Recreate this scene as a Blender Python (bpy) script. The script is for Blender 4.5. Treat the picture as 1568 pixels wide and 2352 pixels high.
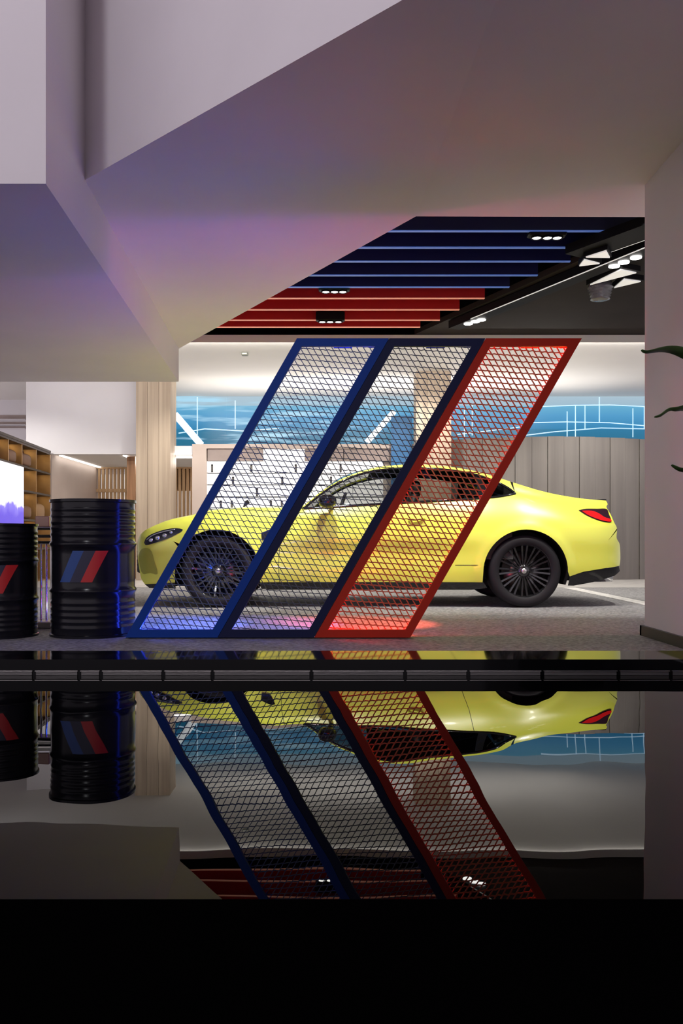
import bpy, math, random
import numpy as np
from mathutils import Vector
from mathutils.geometry import delaunay_2d_cdt

random.seed(7)
for _o in list(bpy.data.objects):
    bpy.data.objects.remove(_o, do_unlink=True)
scene = bpy.context.scene
COL = scene.collection

# ------------------------------------------------------------------ camera
F_PX, CX, HOR, EYE = 2000.0, 784.0, 1241.0, 0.627
cam_d = bpy.data.cameras.new('camera')
cam_d.sensor_fit = 'HORIZONTAL'
cam_d.sensor_width = 36.0
cam_d.lens = F_PX / 1568.0 * 36.0
cam_d.shift_y = (HOR - 1176.0) / 1568.0
cam_d.clip_end = 100.0
cam = bpy.data.objects.new('camera', cam_d)
cam.location = (0, 0, EYE)
cam.rotation_euler = (math.radians(90), 0, 0)
COL.objects.link(cam)
scene.camera = cam

# ------------------------------------------------------------------ world and exposure
world = bpy.data.worlds.new('hall_ambience')
scene.world = world
world.use_nodes = True
_bg = world.node_tree.nodes['Background']
_bg.inputs['Color'].default_value = (0.95, 0.85, 0.95, 1)
_bg.inputs['Strength'].default_value = 0.95
scene.view_settings.view_transform = 'Standard'
scene.view_settings.look = 'None'
scene.view_settings.exposure = 0.0
scene.view_settings.gamma = 1.0
scene.view_settings.use_curve_mapping = False
try:
    scene.cycles.use_denoising = True
    scene.cycles.max_bounces = 10
    scene.cycles.transparent_max_bounces = 16
    scene.cycles.sample_clamp_indirect = 6.0
    scene.cycles.caustics_reflective = False
    scene.cycles.caustics_refractive = False
except Exception:
    pass


def area_light(name, loc, size, size_y, power, color, target):
    d = bpy.data.lights.new(name, 'AREA')
    d.shape = 'RECTANGLE'
    d.size, d.size_y = size, size_y
    d.energy = power
    d.color = color
    o = bpy.data.objects.new(name, d)
    o.location = loc
    o.rotation_euler = (Vector(target) - Vector(loc)).to_track_quat('-Z', 'Y').to_euler()
    COL.objects.link(o)
    return o


def spot_light(name, loc, target, power, color=(1, 0.96, 0.9), angle=70, blend=0.6, radius=0.06):
    d = bpy.data.lights.new(name, 'SPOT')
    d.energy = power
    d.color = color
    d.spot_size = math.radians(angle)
    d.spot_blend = blend
    d.shadow_soft_size = radius
    o = bpy.data.objects.new(name, d)
    o.location = loc
    o.rotation_euler = (Vector(target) - Vector(loc)).to_track_quat('-Z', 'Y').to_euler()
    COL.objects.link(o)
    return o


# ceiling spots that wash the car
for _x in (-0.1, 1.2, 2.5):
    spot_light('ceiling_spot', (_x, 6.9, 3.2), (_x, 8.7, 0.6), 300, angle=72)
spot_light('ceiling_spot', (0.3, 7.2, 3.2), (-1.75, 8.3, 0.6), 560, angle=52)  # unseen spot added to brighten the car's nose
spot_light('ceiling_spot', (-0.2, 7.9, 3.2), (-1.6, 8.9, 0.7), 110, angle=55)
# unseen fill spot added high on the near left, brightening the upper ceiling faces
spot_light('void_fill', (-2.0, 1.0, 4.1), (-0.4, 4.3, 3.2), 150, color=(.95, .95, 1.0), angle=110, radius=.2)
for _x in (0.8, 2.6):
    spot_light('ceiling_spot', (_x, 10.2, 3.15), (_x, 10.0, 0.0), 90, angle=110)
# downlights of the rear hall
for _x in (-5.2, -2.0, 1.2, 4.0):
    spot_light('ceiling_spot', (_x, 12.2, 3.15), (_x, 12.9, 0.0), 150, angle=130)
# unseen uplights added behind the partition and over the cabinet, brightening the white ceiling
area_light('uplight_fill', (0.4, 14.62, 1.98), 7.4, 0.25, 105, (1.0, 0.95, 0.9), (0.4, 13.4, 3.2))
area_light('uplight_fill', (-4.6, 12.0, 2.12), 0.2, 2.2, 9, (0.95, 0.93, 1.0), (-4.2, 12.0, 3.2))
# linear fill added unseen behind the rear ceiling's front lip, brightening that ceiling
area_light('lip_fill', (-.2, 11.145, 3.168), 9.0, 0.014, 80, (1.0, 0.95, 0.9), (-.2, 14.0, 3.6))

# ------------------------------------------------------------------ helpers
ORIGIN = {}


def P(x, y, d):
    """photo pixel at depth d -> world point"""
    return ((x - CX) * d / F_PX, d, EYE - (y - HOR) * d / F_PX)


class MB:
    def __init__(self):
        self.v, self.f = [], []

    def add(self, verts, faces):
        b = len(self.v)
        self.v += [tuple(map(float, p)) for p in verts]
        self.f += [tuple(b + i for i in f) for f in faces]
        return self

    def box(self, x0, x1, y0, y1, z0, z1):
        return self.add([(x0, y0, z0), (x1, y0, z0), (x1, y1, z0), (x0, y1, z0),
                         (x0, y0, z1), (x1, y0, z1), (x1, y1, z1), (x0, y1, z1)],
                        [(0, 3, 2, 1), (4, 5, 6, 7), (0, 1, 5, 4), (1, 2, 6, 5), (2, 3, 7, 6), (3, 0, 4, 7)])

    def bevbox(self, x0, x1, y0, y1, z0, z1, b):
        """box with chamfered edges (rounded-square profile along z, stepped caps)"""
        def ring(i, z):
            return [(x0 + i + b, y0 + i, z), (x1 - i - b, y0 + i, z), (x1 - i, y0 + i + b, z), (x1 - i, y1 - i - b, z),
                    (x1 - i - b, y1 - i, z), (x0 + i + b, y1 - i, z), (x0 + i, y1 - i - b, z), (x0 + i, y0 + i + b, z)]
        v = ring(b, z0) + ring(0, z0 + b) + ring(0, z1 - b) + ring(b, z1)
        f = [tuple(reversed(range(8))), tuple(range(24, 32))]
        for k in range(3):
            for i in range(8):
                j = (i + 1) % 8
                f.append((k * 8 + i, k * 8 + j, k * 8 + 8 + j, k * 8 + 8 + i))
        return self.add(v, f)

    def prism(self, poly, ext):
        """closed 3-D polygon extruded by vector ext"""
        n = len(poly)
        v = [tuple(p) for p in poly] + [tuple(np.add(p, ext)) for p in poly]
        f = [tuple(range(n)), tuple(reversed(range(n, 2 * n)))]
        f += [((i + 1) % n, i, n + i, n + (i + 1) % n) for i in range(n)]
        return self.add(v, f)

    def tube(self, pts, r, n=8, caps=True):
        pts = [Vector(p) for p in pts]
        m = len(pts)
        rr = r if hasattr(r, '__len__') else [r] * m
        v, f = [], []
        up = None
        for i, p in enumerate(pts):
            t = (pts[min(i + 1, m - 1)] - pts[max(i - 1, 0)]).normalized()
            if up is None:
                up = Vector((0, 0, 1)) if abs(t.z) < .9 else Vector((1, 0, 0))
            a = t.cross(up).normalized()
            b = a.cross(t).normalized()
            up = b
            for k in range(n):
                an = 2 * math.pi * (k + .5) / n
                v.append(tuple(p + a * math.cos(an) * rr[i] + b * math.sin(an) * rr[i]))
        for i in range(m - 1):
            for k in range(n):
                f.append((i * n + k, i * n + (k + 1) % n, (i + 1) * n + (k + 1) % n, (i + 1) * n + k))
        if caps:
            f.append(tuple(reversed(range(n))))
            f.append(tuple(range((m - 1) * n, m * n)))
        return self.add(v, f)

    def lathe(self, prof, c, n=48, axis='z'):
        """prof = [(radius, height)...]; capped where the radius is 0"""
        v, f = [], []
        m = len(prof)
        for r, h in prof:
            for k in range(n):
                a = 2 * math.pi * k / n
                x, y = r * math.cos(a), r * math.sin(a)
                v.append((c[0] + x, c[1] + y, c[2] + h) if axis == 'z' else (c[0] + x, c[1] - h, c[2] + y))
        for i in range(m - 1):
            for k in range(n):
                j = (k + 1) % n
                f.append((i * n + k, i * n + j, (i + 1) * n + j, (i + 1) * n + k))
        return self.add(v, f)

    def grid(self, rows):
        """rows of equally many points -> quads"""
        m, n = len(rows), len(rows[0])
        v = [p for r in rows for p in r]
        f = [(i * n + j, i * n + j + 1, (i + 1) * n + j + 1, (i + 1) * n + j) for i in range(m - 1) for j in range(n - 1)]
        return self.add(v, f)

    def ellipsoid(self, c, r, nu=20, nv=12, power=1.0):
        v, f = [], []
        def sp(t):
            return math.copysign(abs(t) ** power, t)
        for i in range(nv + 1):
            ph = -math.pi / 2 + math.pi * i / nv
            for k in range(nu):
                th = 2 * math.pi * k / nu
                v.append((c[0] + r[0] * sp(math.cos(ph)) * sp(math.cos(th)), c[1] + r[1] * sp(math.cos(ph)) * sp(math.sin(th)), c[2] + r[2] * sp(math.sin(ph))))
        for i in range(nv):
            for k in range(nu):
                j = (k + 1) % nu
                f.append((i * nu + k, i * nu + j, (i + 1) * nu + j, (i + 1) * nu + k))
        return self.add(v, f)

    def build(self, name, mat, parent=None, smooth=False, angle=None):
        if parent is None:
            a = np.array(self.v)
            o0 = np.array([(a[:, 0].min() + a[:, 0].max()) / 2, (a[:, 1].min() + a[:, 1].max()) / 2, a[:, 2].min()])
        else:
            o0 = ORIGIN[parent]
        me = bpy.data.meshes.new(name)
        me.from_pydata([tuple(np.subtract(p, o0)) for p in self.v], [], self.f)
        me.materials.append(mat)
        if smooth or angle:
            me.polygons.foreach_set('use_smooth', [True] * len(me.polygons))
            if angle:
                me.set_sharp_from_angle(angle=math.radians(angle))
        me.update()
        o = bpy.data.objects.new(name, me)
        COL.objects.link(o)
        if parent is None:
            o.location = tuple(o0)
        else:
            o.parent = parent
        ORIGIN[o] = o0
        return o


def fix_normals(o):
    import bmesh
    bm = bmesh.new()
    bm.from_mesh(o.data)
    bmesh.ops.remove_doubles(bm, verts=bm.verts, dist=1e-5)
    bmesh.ops.recalc_face_normals(bm, faces=bm.faces)
    bm.to_mesh(o.data)
    bm.free()
    return o


def thing(name, loc, label, cat, group=None):
    o = bpy.data.objects.new(name, None)
    o.empty_display_size = 0.1
    o.location = loc
    COL.objects.link(o)
    ORIGIN[o] = np.array(loc, float)
    return tag(o, label, cat, group)


def tag(o, label, cat, group=None, kind=None):
    o['label'] = label
    o['category'] = cat
    if group:
        o['group'] = group
    if kind:
        o['kind'] = kind
    return o


def struct(o, label, cat):
    return tag(o, label, cat, kind='structure')


# ------------------------------------------------------------------ materials
MATS = {}


def mat(name, color=(.5, .5, .5), rough=.5, metal=0.0, emit=None, estr=1.0, coat=0.0, ior=1.5, spec=None):
    m = bpy.data.materials.new(name)
    m.use_nodes = True
    b = m.node_tree.nodes['Principled BSDF']
    b.inputs['Base Color'].default_value = (*color, 1)
    b.inputs['Roughness'].default_value = rough
    b.inputs['Metallic'].default_value = metal
    b.inputs['IOR'].default_value = ior
    if spec is not None:
        b.inputs['Specular IOR Level'].default_value = spec
    if coat:
        b.inputs['Coat Weight'].default_value = coat
        b.inputs['Coat Roughness'].default_value = 0.03
    if emit:
        b.inputs['Emission Color'].default_value = (*emit, 1)
        b.inputs['Emission Strength'].default_value = estr
    MATS[name] = m
    return m


def nodes(m):
    nt = m.node_tree
    return nt, nt.nodes['Principled BSDF']


def noise_color(m, c0, c1, scale, detail=4, stretch=None, coord='Object', lo=.35, hi=.65, kind='noise'):
    nt, b = nodes(m)
    tc = nt.nodes.new('ShaderNodeTexCoord')
    mp = nt.nodes.new('ShaderNodeMapping')
    if stretch:
        mp.inputs['Scale'].default_value = stretch
    nt.links.new(tc.outputs[coord], mp.inputs['Vector'])
    if kind == 'noise':
        n = nt.nodes.new('ShaderNodeTexNoise')
        n.inputs['Detail'].default_value = detail
        out = n.outputs['Fac']
    else:
        n = nt.nodes.new('ShaderNodeTexVoronoi')
        n.feature = 'DISTANCE_TO_EDGE'
        out = n.outputs['Distance']
    n.inputs['Scale'].default_value = scale
    nt.links.new(mp.outputs['Vector'], n.inputs['Vector'])
    r = nt.nodes.new('ShaderNodeValToRGB')
    r.color_ramp.elements[0].position = lo
    r.color_ramp.elements[0].color = (*c0, 1)
    r.color_ramp.elements[1].position = hi
    r.color_ramp.elements[1].color = (*c1, 1)
    nt.links.new(out, r.inputs['Fac'])
    nt.links.new(r.outputs['Color'], b.inputs['Base Color'])
    return out, mp


def bump(m, out, strength, dist=.01):
    nt, b = nodes(m)
    bp = nt.nodes.new('ShaderNodeBump')
    bp.inputs['Strength'].default_value = strength
    bp.inputs['Distance'].default_value = dist
    nt.links.new(out, bp.inputs['Height'])
    nt.links.new(bp.outputs['Normal'], b.inputs['Normal'])


def noise_bump(m, scale, strength, dist=.01, stretch=None, detail=3):
    nt, b = nodes(m)
    tc = nt.nodes.new('ShaderNodeTexCoord')
    mp = nt.nodes.new('ShaderNodeMapping')
    if stretch:
        mp.inputs['Scale'].default_value = stretch
    nt.links.new(tc.outputs['Object'], mp.inputs['Vector'])
    n = nt.nodes.new('ShaderNodeTexNoise')
    n.inputs['Scale'].default_value = scale
    n.inputs['Detail'].default_value = detail
    nt.links.new(mp.outputs['Vector'], n.inputs['Vector'])
    bump(m, n.outputs['Fac'], strength, dist)


def glass_mat(name, tint, refl_ior=1.5):
    m = bpy.data.materials.new(name)
    m.use_nodes = True
    nt = m.node_tree
    nt.nodes.clear()
    out = nt.nodes.new('ShaderNodeOutputMaterial')
    t = nt.nodes.new('ShaderNodeBsdfTransparent')
    t.inputs['Color'].default_value = (*tint, 1)
    g = nt.nodes.new('ShaderNodeBsdfGlossy')
    g.inputs['Roughness'].default_value = 0.02
    fr = nt.nodes.new('ShaderNodeFresnel')
    fr.inputs['IOR'].default_value = refl_ior
    mx = nt.nodes.new('ShaderNodeMixShader')
    nt.links.new(fr.outputs['Fac'], mx.inputs['Fac'])
    nt.links.new(t.outputs['BSDF'], mx.inputs[1])
    nt.links.new(g.outputs['BSDF'], mx.inputs[2])
    nt.links.new(mx.outputs['Shader'], out.inputs['Surface'])
    MATS[name] = m
    return m


white_paint = mat('white_plaster', (.80, .78, .80), .75)
noise_color(white_paint, (.785, .765, .785), (.815, .795, .815), 1.3)
soffit_paint = mat('violet_tinted_white', (.70, .645, .675), .75)  # white plaster with the violet light's tint put into its colour
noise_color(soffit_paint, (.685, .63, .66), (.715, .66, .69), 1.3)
cream_paint = mat('cream_plaster', (.82, .795, .755), .7)
noise_color(cream_paint, (.80, .775, .735), (.84, .815, .775), 0.8)
grey_wall = mat('grey_plaster', (.58, .545, .55), .7)
noise_color(grey_wall, (.565, .53, .535), (.6, .56, .565), 1.1)
black_slab = mat('black_ceiling', (.012, .012, .013), .8)
black_gloss = mat('black_stone', (.004, .004, .005), .06, ior=1.28)
black_matte = mat('black_matte', (.01, .01, .01), .6)
black_metal = mat('black_metal', (.006, .006, .0065), .5, spec=.12)
base_mat = mat('black_skirting', (.014, .013, .013), .35)
alu = mat('brushed_aluminium', (.62, .6, .57), .28, 1.0)
noise_bump(alu, 60, .25, .002, (1, 1, 12))
alu_dark = mat('dull_aluminium', (.17, .165, .16), .45, .8)
noise_bump(alu_dark, 30, .4, .003, (1, 1, 10))
chrome = mat('chrome', (.75, .75, .76), .08, 1.0)
wood_beige = mat('beige_wood', (.47, .37, .27), .55)
noise_color(wood_beige, (.40, .31, .225), (.53, .425, .315), 2.2, 6, (7, 7, .25))
wood_orange = mat('orange_wood', (.46, .24, .11), .5)
noise_color(wood_orange, (.36, .18, .08), (.55, .3, .15), 3, 6, (8, 8, .4))
wood_slat = mat('tan_slat_wood', (.6, .4, .22), .5)
noise_color(wood_slat, (.5, .32, .16), (.68, .46, .26), 3, 6, (8, 8, .4))
taupe = mat('taupe_panel', (.2, .18, .165), .7)
noise_color(taupe, (.18, .162, .15), (.225, .205, .187), 1.5, 4, (5, 5, .25))
taupe_block = mat('taupe_block', (.36, .29, .265), .7)
noise_color(taupe_block, (.33, .265, .24), (.39, .315, .29), 4)
beige_wall = mat('beige_plaster', (.60, .50, .44), .7)
noise_color(beige_wall, (.585, .485, .43), (.615, .515, .455), 2)
taupe_ceiling = mat('taupe_ceiling', (.03, .024, .021), .6, spec=.06)
noise_color(taupe_ceiling, (.026, .021, .018), (.034, .027, .024), 1.5)
gold = mat('gold_bronze', (.55, .33, .13), .38, .55)
noise_color(gold, (.42, .24, .09), (.62, .38, .16), 2.5)
leather = mat('brown_leather', (.20, .10, .055), .45)
noise_bump(leather, 40, .3, .004)
warm_led = mat('warm_led', (1, .8, .5), .5, emit=(1, .78, .45), estr=6)
white_led = mat('white_led', (1, 1, 1), .5, emit=(1, .97, .93), estr=5)
lamp_face = mat('downlight_face', (1, 1, 1), .5, emit=(1, .98, .94), estr=9)
lightbox = mat('backlit_white', (.9, .9, .9), .5, emit=(1, .985, .965), estr=.5)
softbox = mat('lamp_diffuser', (.8, .8, .78), .5, emit=(1, .98, .93), estr=.5)
grey_glass = mat('ribbed_grey_glass', (.16, .16, .16), .18)
noise_bump(grey_glass, 18, .5, .02)

floor_mat = mat('asphalt_floor', (.16, .155, .155), .62)
_o1, _m1 = noise_color(floor_mat, (.10, .098, .098), (.40, .392, .39), 42, 6, lo=.3, hi=.7)
noise_mix = _o1
_nt, _b = nodes(floor_mat)
_vr = _nt.nodes.new('ShaderNodeTexVoronoi')
_vr.feature = 'DISTANCE_TO_EDGE'
_vr.inputs['Scale'].default_value = 26
_nt.links.new(_m1.outputs['Vector'], _vr.inputs['Vector'])
_mul = _nt.nodes.new('ShaderNodeMath')
_mul.operation = 'MULTIPLY_ADD'
_mul.inputs[1].default_value = 0.8
_nt.links.new(_vr.outputs['Distance'], _mul.inputs[0])
_nt.links.new(_o1, _mul.inputs[2])
bump(floor_mat, _mul.outputs['Value'], .55, .012)
floor_pale = mat('pale_floor', (.55, .53, .50), .4)
noise_color(floor_pale, (.5, .48, .455), (.6, .58, .545), 6)
road_paint = mat('white_road_paint', (.72, .70, .66), .6)
noise_color(road_paint, (.45, .44, .42), (.78, .76, .72), 14, 5, lo=.3, hi=.5)

water = mat('dark_water', (.001, .001, .0012), .0, ior=1.22)
noise_bump(water, 1.5, .032, .10, (1.0, .55, 1), 2)

fade_mat = mat('fade_black', (.0015, .0015, .0016), 1.0, spec=0.0)

navy_baffle = mat('navy_baffle', (.006, .009, .06), .45)
red_baffle = mat('red_baffle', (.5, .012, .01), .45)
blue_line = mat('blue_edge_light', (.1, .2, .6), .4, emit=(.12, .26, .8), estr=.22)
red_line = mat('red_edge_light', (.8, .3, .2), .4, emit=(1, .36, .24), estr=.35)

# screen frames
frame_blue = mat('blue_lacquer', (.003, .040, .27), .45, spec=.15)
frame_navy = mat('navy_lacquer', (.008, .012, .052), .45, spec=.15)
frame_red = mat('red_lacquer', (.42, .024, .010), .45, spec=.15)
net_blue = mat('blue_net_wire', (.03, .05, .16), .35, .2)
net_navy = mat('navy_net_wire', (.04, .045, .085), .35, .2)
net_red = mat('red_net_wire', (.58, .085, .035), .4, .1)
led_blue = mat('blue_led', (0, .05, 1), .5, emit=(.02, .10, 1.0), estr=32)
led_side = mat('side_blue_led', (0, .02, 1), .5, emit=(.03, .06, 1.0), estr=48)
foot_blue = mat('blue_foot_led', (0, .05, 1), .5, emit=(.06, .16, 1.0), estr=90)
foot_violet = mat('violet_foot_led', (.1, .05, 1), .5, emit=(.16, .16, 1.0), estr=45)
foot_red = mat('red_foot_led', (1, .05, .02), .5, emit=(1.0, .07, .03), estr=110)
led_violet = mat('violet_led', (.1, .05, 1), .5, emit=(.10, .11, 1.0), estr=25)
led_red = mat('red_led', (1, .05, .02), .5, emit=(1.0, .045, .02), estr=50)

# car
paint = mat('yellow_car_paint', (.69, .74, .085), .32, coat=.5)
car_black = mat('black_car_trim', (.012, .012, .013), .3)
car_gloss = mat('black_gloss_trim', (.008, .008, .009), .08)
tyre_mat = mat('tyre_rubber', (.010, .0095, .011), .65, spec=.25)
rim_mat = mat('black_rim', (.012, .012, .013), .12, coat=.5)
brake_mat = mat('brake_disc', (.22, .21, .2), .35, 1.0)
seat_mat = mat('dark_seat', (.02, .018, .018), .5)
window_glass = glass_mat('tinted_window', (.62, .63, .62))
dark_glass = glass_mat('dark_window', (.25, .26, .27))
lamp_dark = mat('lamp_housing', (.02, .022, .03), .15)
lamp_chrome = mat('lamp_reflector', (.55, .58, .62), .15, .9)
tail_red = mat('tail_red', (.6, .012, .015), .12, emit=(.9, .02, .02), estr=.05)
tail_dark = mat('tail_smoke', (.03, .012, .02), .1)
vent_shade = mat('shadowed_vent', (.33, .345, .04), .35)  # darkened body yellow; the recess's shade painted on a flush patch

# drums
drum_mat = mat('black_drum_paint', (.007, .007, .011), .2, ior=1.33)
mark_blue = mat('stripe_blue', (.004, .05, .24), .4)
mark_navy = mat('stripe_navy', (.008, .008, .04), .4)
mark_red = mat('stripe_red', (.50, .010, .014), .4)
leaf_mat = mat('leaf_green', (.05, .1, .025), .4)
noise_color(leaf_mat, (.035, .075, .018), (.085, .15, .045), 3, 4, (1, 1, 14))
pot_mat = mat('black_pot', (.02, .02, .02), .4)

# ------------------------------------------------------------------ floor, pool
fl = MB().box(-8, 8, 4.94, 18, -.2, 0).build('floor', floor_mat)
struct(fl, 'dark grey rough asphalt floor of the showroom', 'floor')
fp = MB().box(-8, 8, 11.55, 16.6, 0.0, .004).build('pale_strip', floor_pale, fl)
MB().box(2.93, 3.09, 7.4, 11.5, 0.0, .003).build('lane_marking', road_paint, fl)

kerb = thing('pool_kerb', (0, 4.76, -.3), 'polished black stone kerb running along the water edge', 'kerb')
kerb['kind'] = 'structure'
MB().box(-8, 8, 4.585, 4.94, -.3, 0).build('kerb_stone', black_gloss, kerb)
joints = [-400, 78, 182, 232, 375, 488, 715, 930, 1075, 1245, 1420, 1540, 2000]
for a, b in zip(joints[:-1], joints[1:]):
    x0, x1 = (a + 3 - CX) * 4.58 / F_PX, (b - 3 - CX) * 4.58 / F_PX
    seg = MB().box(x0, x1, 4.572, 4.585, -.0615, -.0575).build('metal_strip', alu, kerb)
    MB().box(x0 + .004, x1 - .004, 4.579, 4.585, -.083, -.0635).build('metal_face', alu_dark, seg)

pool = MB().box(-8, 1.98, 1.72, 4.585, -.3, -.084).build('water', water)
struct(pool, 'still dark water of the reflecting pool', 'water')

slab = MB().box(-8, 8, -3.0, 1.72, -.3, -.082).build('fade_slab', fade_mat)  # added slab; its black stands in for the water fading to dark
struct(slab, 'added matte black deck on the near side of the pool', 'slab')

# ------------------------------------------------------------------ faceted ceiling in front
zl, zu, zt = 2.40, 2.77, 4.4
A = (-1.47, 4.33)
P1 = (-1.82, 9.74)
Bp = (-1.525, 5.18)
P2 = (-1.82, 9.74)
P3 = (.4925, 5.76)
E2 = (6.8, -3.0)
FX = (.953, -3.0)
TILT = .13                                   # rise of the right-hand facet per metre


def facet4(x, y):
    return zu + TILT * (x - P3[0]) + TILT * .0526 * (y - P3[1])


P4 = (2.234, 6.394)
P5 = (3.1, 6.394 + (3.1 - 2.234) * (6.394 - 5.76) / (2.234 - .4925))
m = MB()
m.add([(-7, 4.33, zl), (*A, zl), (*P1, zl), (-7, 9.74, zl)], [(0, 1, 2, 3)])                       # low underside
m.add([(-7, 4.33, zl), (-7, 4.33, zt), (*A, zt), (*A, zl)], [(0, 1, 2, 3)])                        # face above it
m.add([(*A, zl), (*A, zt), (*Bp, zt), (*Bp, zu), (*P2, zu), (*P1, zl)], [(0, 1, 2, 3, 4, 5)])      # right-hand face
Q = (.634, 3.07)
Ex = (6.8, -3.0)
m.add([(*Bp, zu), (*Bp, zt), (Ex[0], Ex[1], zt), (*Ex, facet4(*Ex)), (*Q, zu)], [(0, 1, 2, 3, 4)])    # upper left face
m.add([(*Bp, zu), (*P2, zu), (*P3, zu), (*Q, zu)], [(0, 1, 2, 3)])                                      # main slanted underside
m.add([(*P3, zu), (*P4, facet4(*P4)), (*P5, facet4(*P5)), (*Ex, facet4(*Ex)), (*Q, zu)], [(0, 1, 4), (1, 3, 4), (1, 2, 3)])
m.add([(*P1, zl), (-7, 9.74, zl), (-7, 9.74, zt), (*P1, zt)], [(0, 1, 2, 3)])
m.add([(*P2, zu), (*P2, zt), (*P3, zt), (*P3, zu)], [(0, 1, 2, 3)])
m.add([(*P3, zu), (*P3, zt), (P5[0], P5[1], zt), (*P5, facet4(*P5)), (*P4, facet4(*P4))], [(0, 1, 2, 3, 4)])
m.add([(-7, -3, zt), (Ex[0], -3, zt), (*Bp, zt), (*A, zt), (-7, 4.33, zt)], [(0, 1, 2, 3, 4)])
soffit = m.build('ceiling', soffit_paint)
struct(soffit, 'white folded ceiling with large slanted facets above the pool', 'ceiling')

# wall on the right with black skirting
wr = MB().box(1.995, 2.5, -3.0, 5.73, -.08, 3.0).build('wall_right', grey_wall)
struct(wr, 'mauve grey wall end beside the pool and plant', 'wall')
br = MB().box(1.972, 1.995, 4.585, 5.76, 0, .066).box(1.972, 2.5, 5.73, 5.76, 0, .066).build('baseboard_right', base_mat)
struct(br, 'black skirting board along the foot of the grey wall', 'baseboard')

# ------------------------------------------------------------------ rear hall shell
cw = MB().box(-8, 8, 11.1, 17.5, 3.21, 3.245).build('ceiling', cream_paint)
struct(cw, 'flat cream white ceiling of the rear hall', 'ceiling')
lip = MB().box(-8, 8, 11.1, 11.12, 3.152, 3.21).build('lip', cream_paint, cw)  # ceiling edge dropped lower to hide the added fill behind it
sens = thing('ceiling_sensor', P(562, 810, 2.583 * 2000 / 431)[:2] + (3.17,), 'small grey sensor fixed to the cream ceiling', 'sensor')
_sx, _sy = ORIGIN[sens][:2]
MB().bevbox(_sx - .045, _sx + .045, _sy - .045, _sy + .045, 3.17, 3.21, .008).build('sensor_body', mat('sensor_grey', (.20, .21, .17), .5), sens)
MB().box(_sx - .03, _sx + .03, _sy - .048, _sy - .044, 3.18, 3.198).build('lens', mat('sensor_lens', (.6, .6, .55), .3), sens)
sl = MB().box(-8, 8, 5.8, 17.5, 3.75, 3.8).build('ceiling', black_slab)
struct(sl, 'black void above the hanging baffles', 'ceiling')
ws = MB().box(-7.0, -6.8, 4.33, 11.0, 0, 3.75).build('wall_light_block', grey_wall)  # unseen wall added to block ambient light from the left
struct(ws, 'unseen grey wall added to block ambient light', 'wall')
wb = MB().box(-8, 8, 17.0, 17.2, 0, 3.75).build('wall_back', white_paint)
struct(wb, 'white end wall of the rear hall', 'wall')

# ------------------------------------------------------------------ ceiling baffles
zb = 3.25
rows = [(530, 1482, 'b'), (568, 1372, 'b'), (600, 1310, 'b'), (632, 1235, 'b'), (659, 1170, 'b'), (685, 1113, 'r'), (711, 1055, 'r'), (735, 1010, 'r'), (751, 965, 'r')]
order = ['first', 'second', 'third', 'fourth', 'fifth']
nb = nr = 0
for y, xe, c in rows:
    d = (zb - EYE) * F_PX / (HOR - y)
    x1 = (xe - CX) * d / F_PX
    x0 = -4.2
    if c == 'b':
        lab = order[nb] + ' blue ceiling baffle counted from the pool side'
        nb += 1
    else:
        lab = order[nr] + ' red ceiling baffle counted from the blue ones'
        nr += 1
    t = thing('ceiling_baffle', ((x0 + x1) / 2, d, zb), lab, 'baffle', 'blue and red ceiling baffles')
    MB().box(x0, x1, d, d + .03, zb + .006, zb + .5).build('board', navy_baffle if c == 'b' else red_baffle, t)
    MB().box(x0, x1, d - .004, d + .034, zb - .002, zb + .006).build('edge_light', blue_line if c == 'b' else red_line, t)


def downlights(pts, d, label, drop=.05, vec=None):
    c = P(sum(p[0] for p in pts) / len(pts), sum(p[1] for p in pts) / len(pts), d)
    t = thing('downlight', c, label, 'downlight', 'triple ceiling downlights')
    q = [P(x, y, d) for x, y in pts]
    q = [(a, d, c[2]) if vec is None else (a, d + vec * (a - c[0]), c[2]) for a, _, _ in q]
    b = MB()
    b.bevbox(q[0][0] - .075, q[-1][0] + .075, min(p[1] for p in q) - .055, max(p[1] for p in q) + .055, c[2] + .012, c[2] + .12, .01)
    b.build('housing', black_metal, t)
    for p in q:
        MB().lathe([(0, .014), (.036, .014), (.040, .008), (.034, 0), (0, -.006)], p, 16).build('lamp', lamp_face, t, smooth=True)
        MB().lathe([(.042, .012), (.048, .012), (.048, -.004), (.042, -.004), (.042, .012)], p, 16).build('ring', black_metal, t, smooth=True)
    return t


downlights([(1232, 548), (1257, 547), (1279, 546)], 7.45, 'triple downlight set among the blue ceiling baffles')
downlights([(748, 671), (768, 671), (787, 671)], 9.1, 'triple downlight in front of the first red baffle')
downlights([(740, 740), (758, 740), (777, 740)], 10.28, 'triple downlight among the rear red baffles')

# taupe ceiling field right of the slanting baffle ends
tc = MB().prism([(.93, 11.1, zb), (2.62, 7.28, zb), (3.2, 6.3, zb), (8, 6.3, zb), (8, 11.1, zb)], (0, 0, .06)).build('ceiling', taupe_ceiling)
struct(tc, 'dark taupe ceiling field beside the ends of the baffles', 'ceiling')
fix_normals(tc)

# track beam with spots, diagonal
def beam(name, a, b, w, h, m_, parent):
    a, b = Vector(a), Vector(b)
    t = (b - a).normalized()
    s = Vector((t.y, -t.x, 0)).normalized() * w / 2
    return MB().prism([a - s, a + s, b + s, b - s], (0, 0, h)).build(name, m_, parent)


def on_z(x, y, z):
    d = (z - EYE) * F_PX / (HOR - y)
    return Vector(((x - CX) * d / F_PX, d, z))


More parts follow.
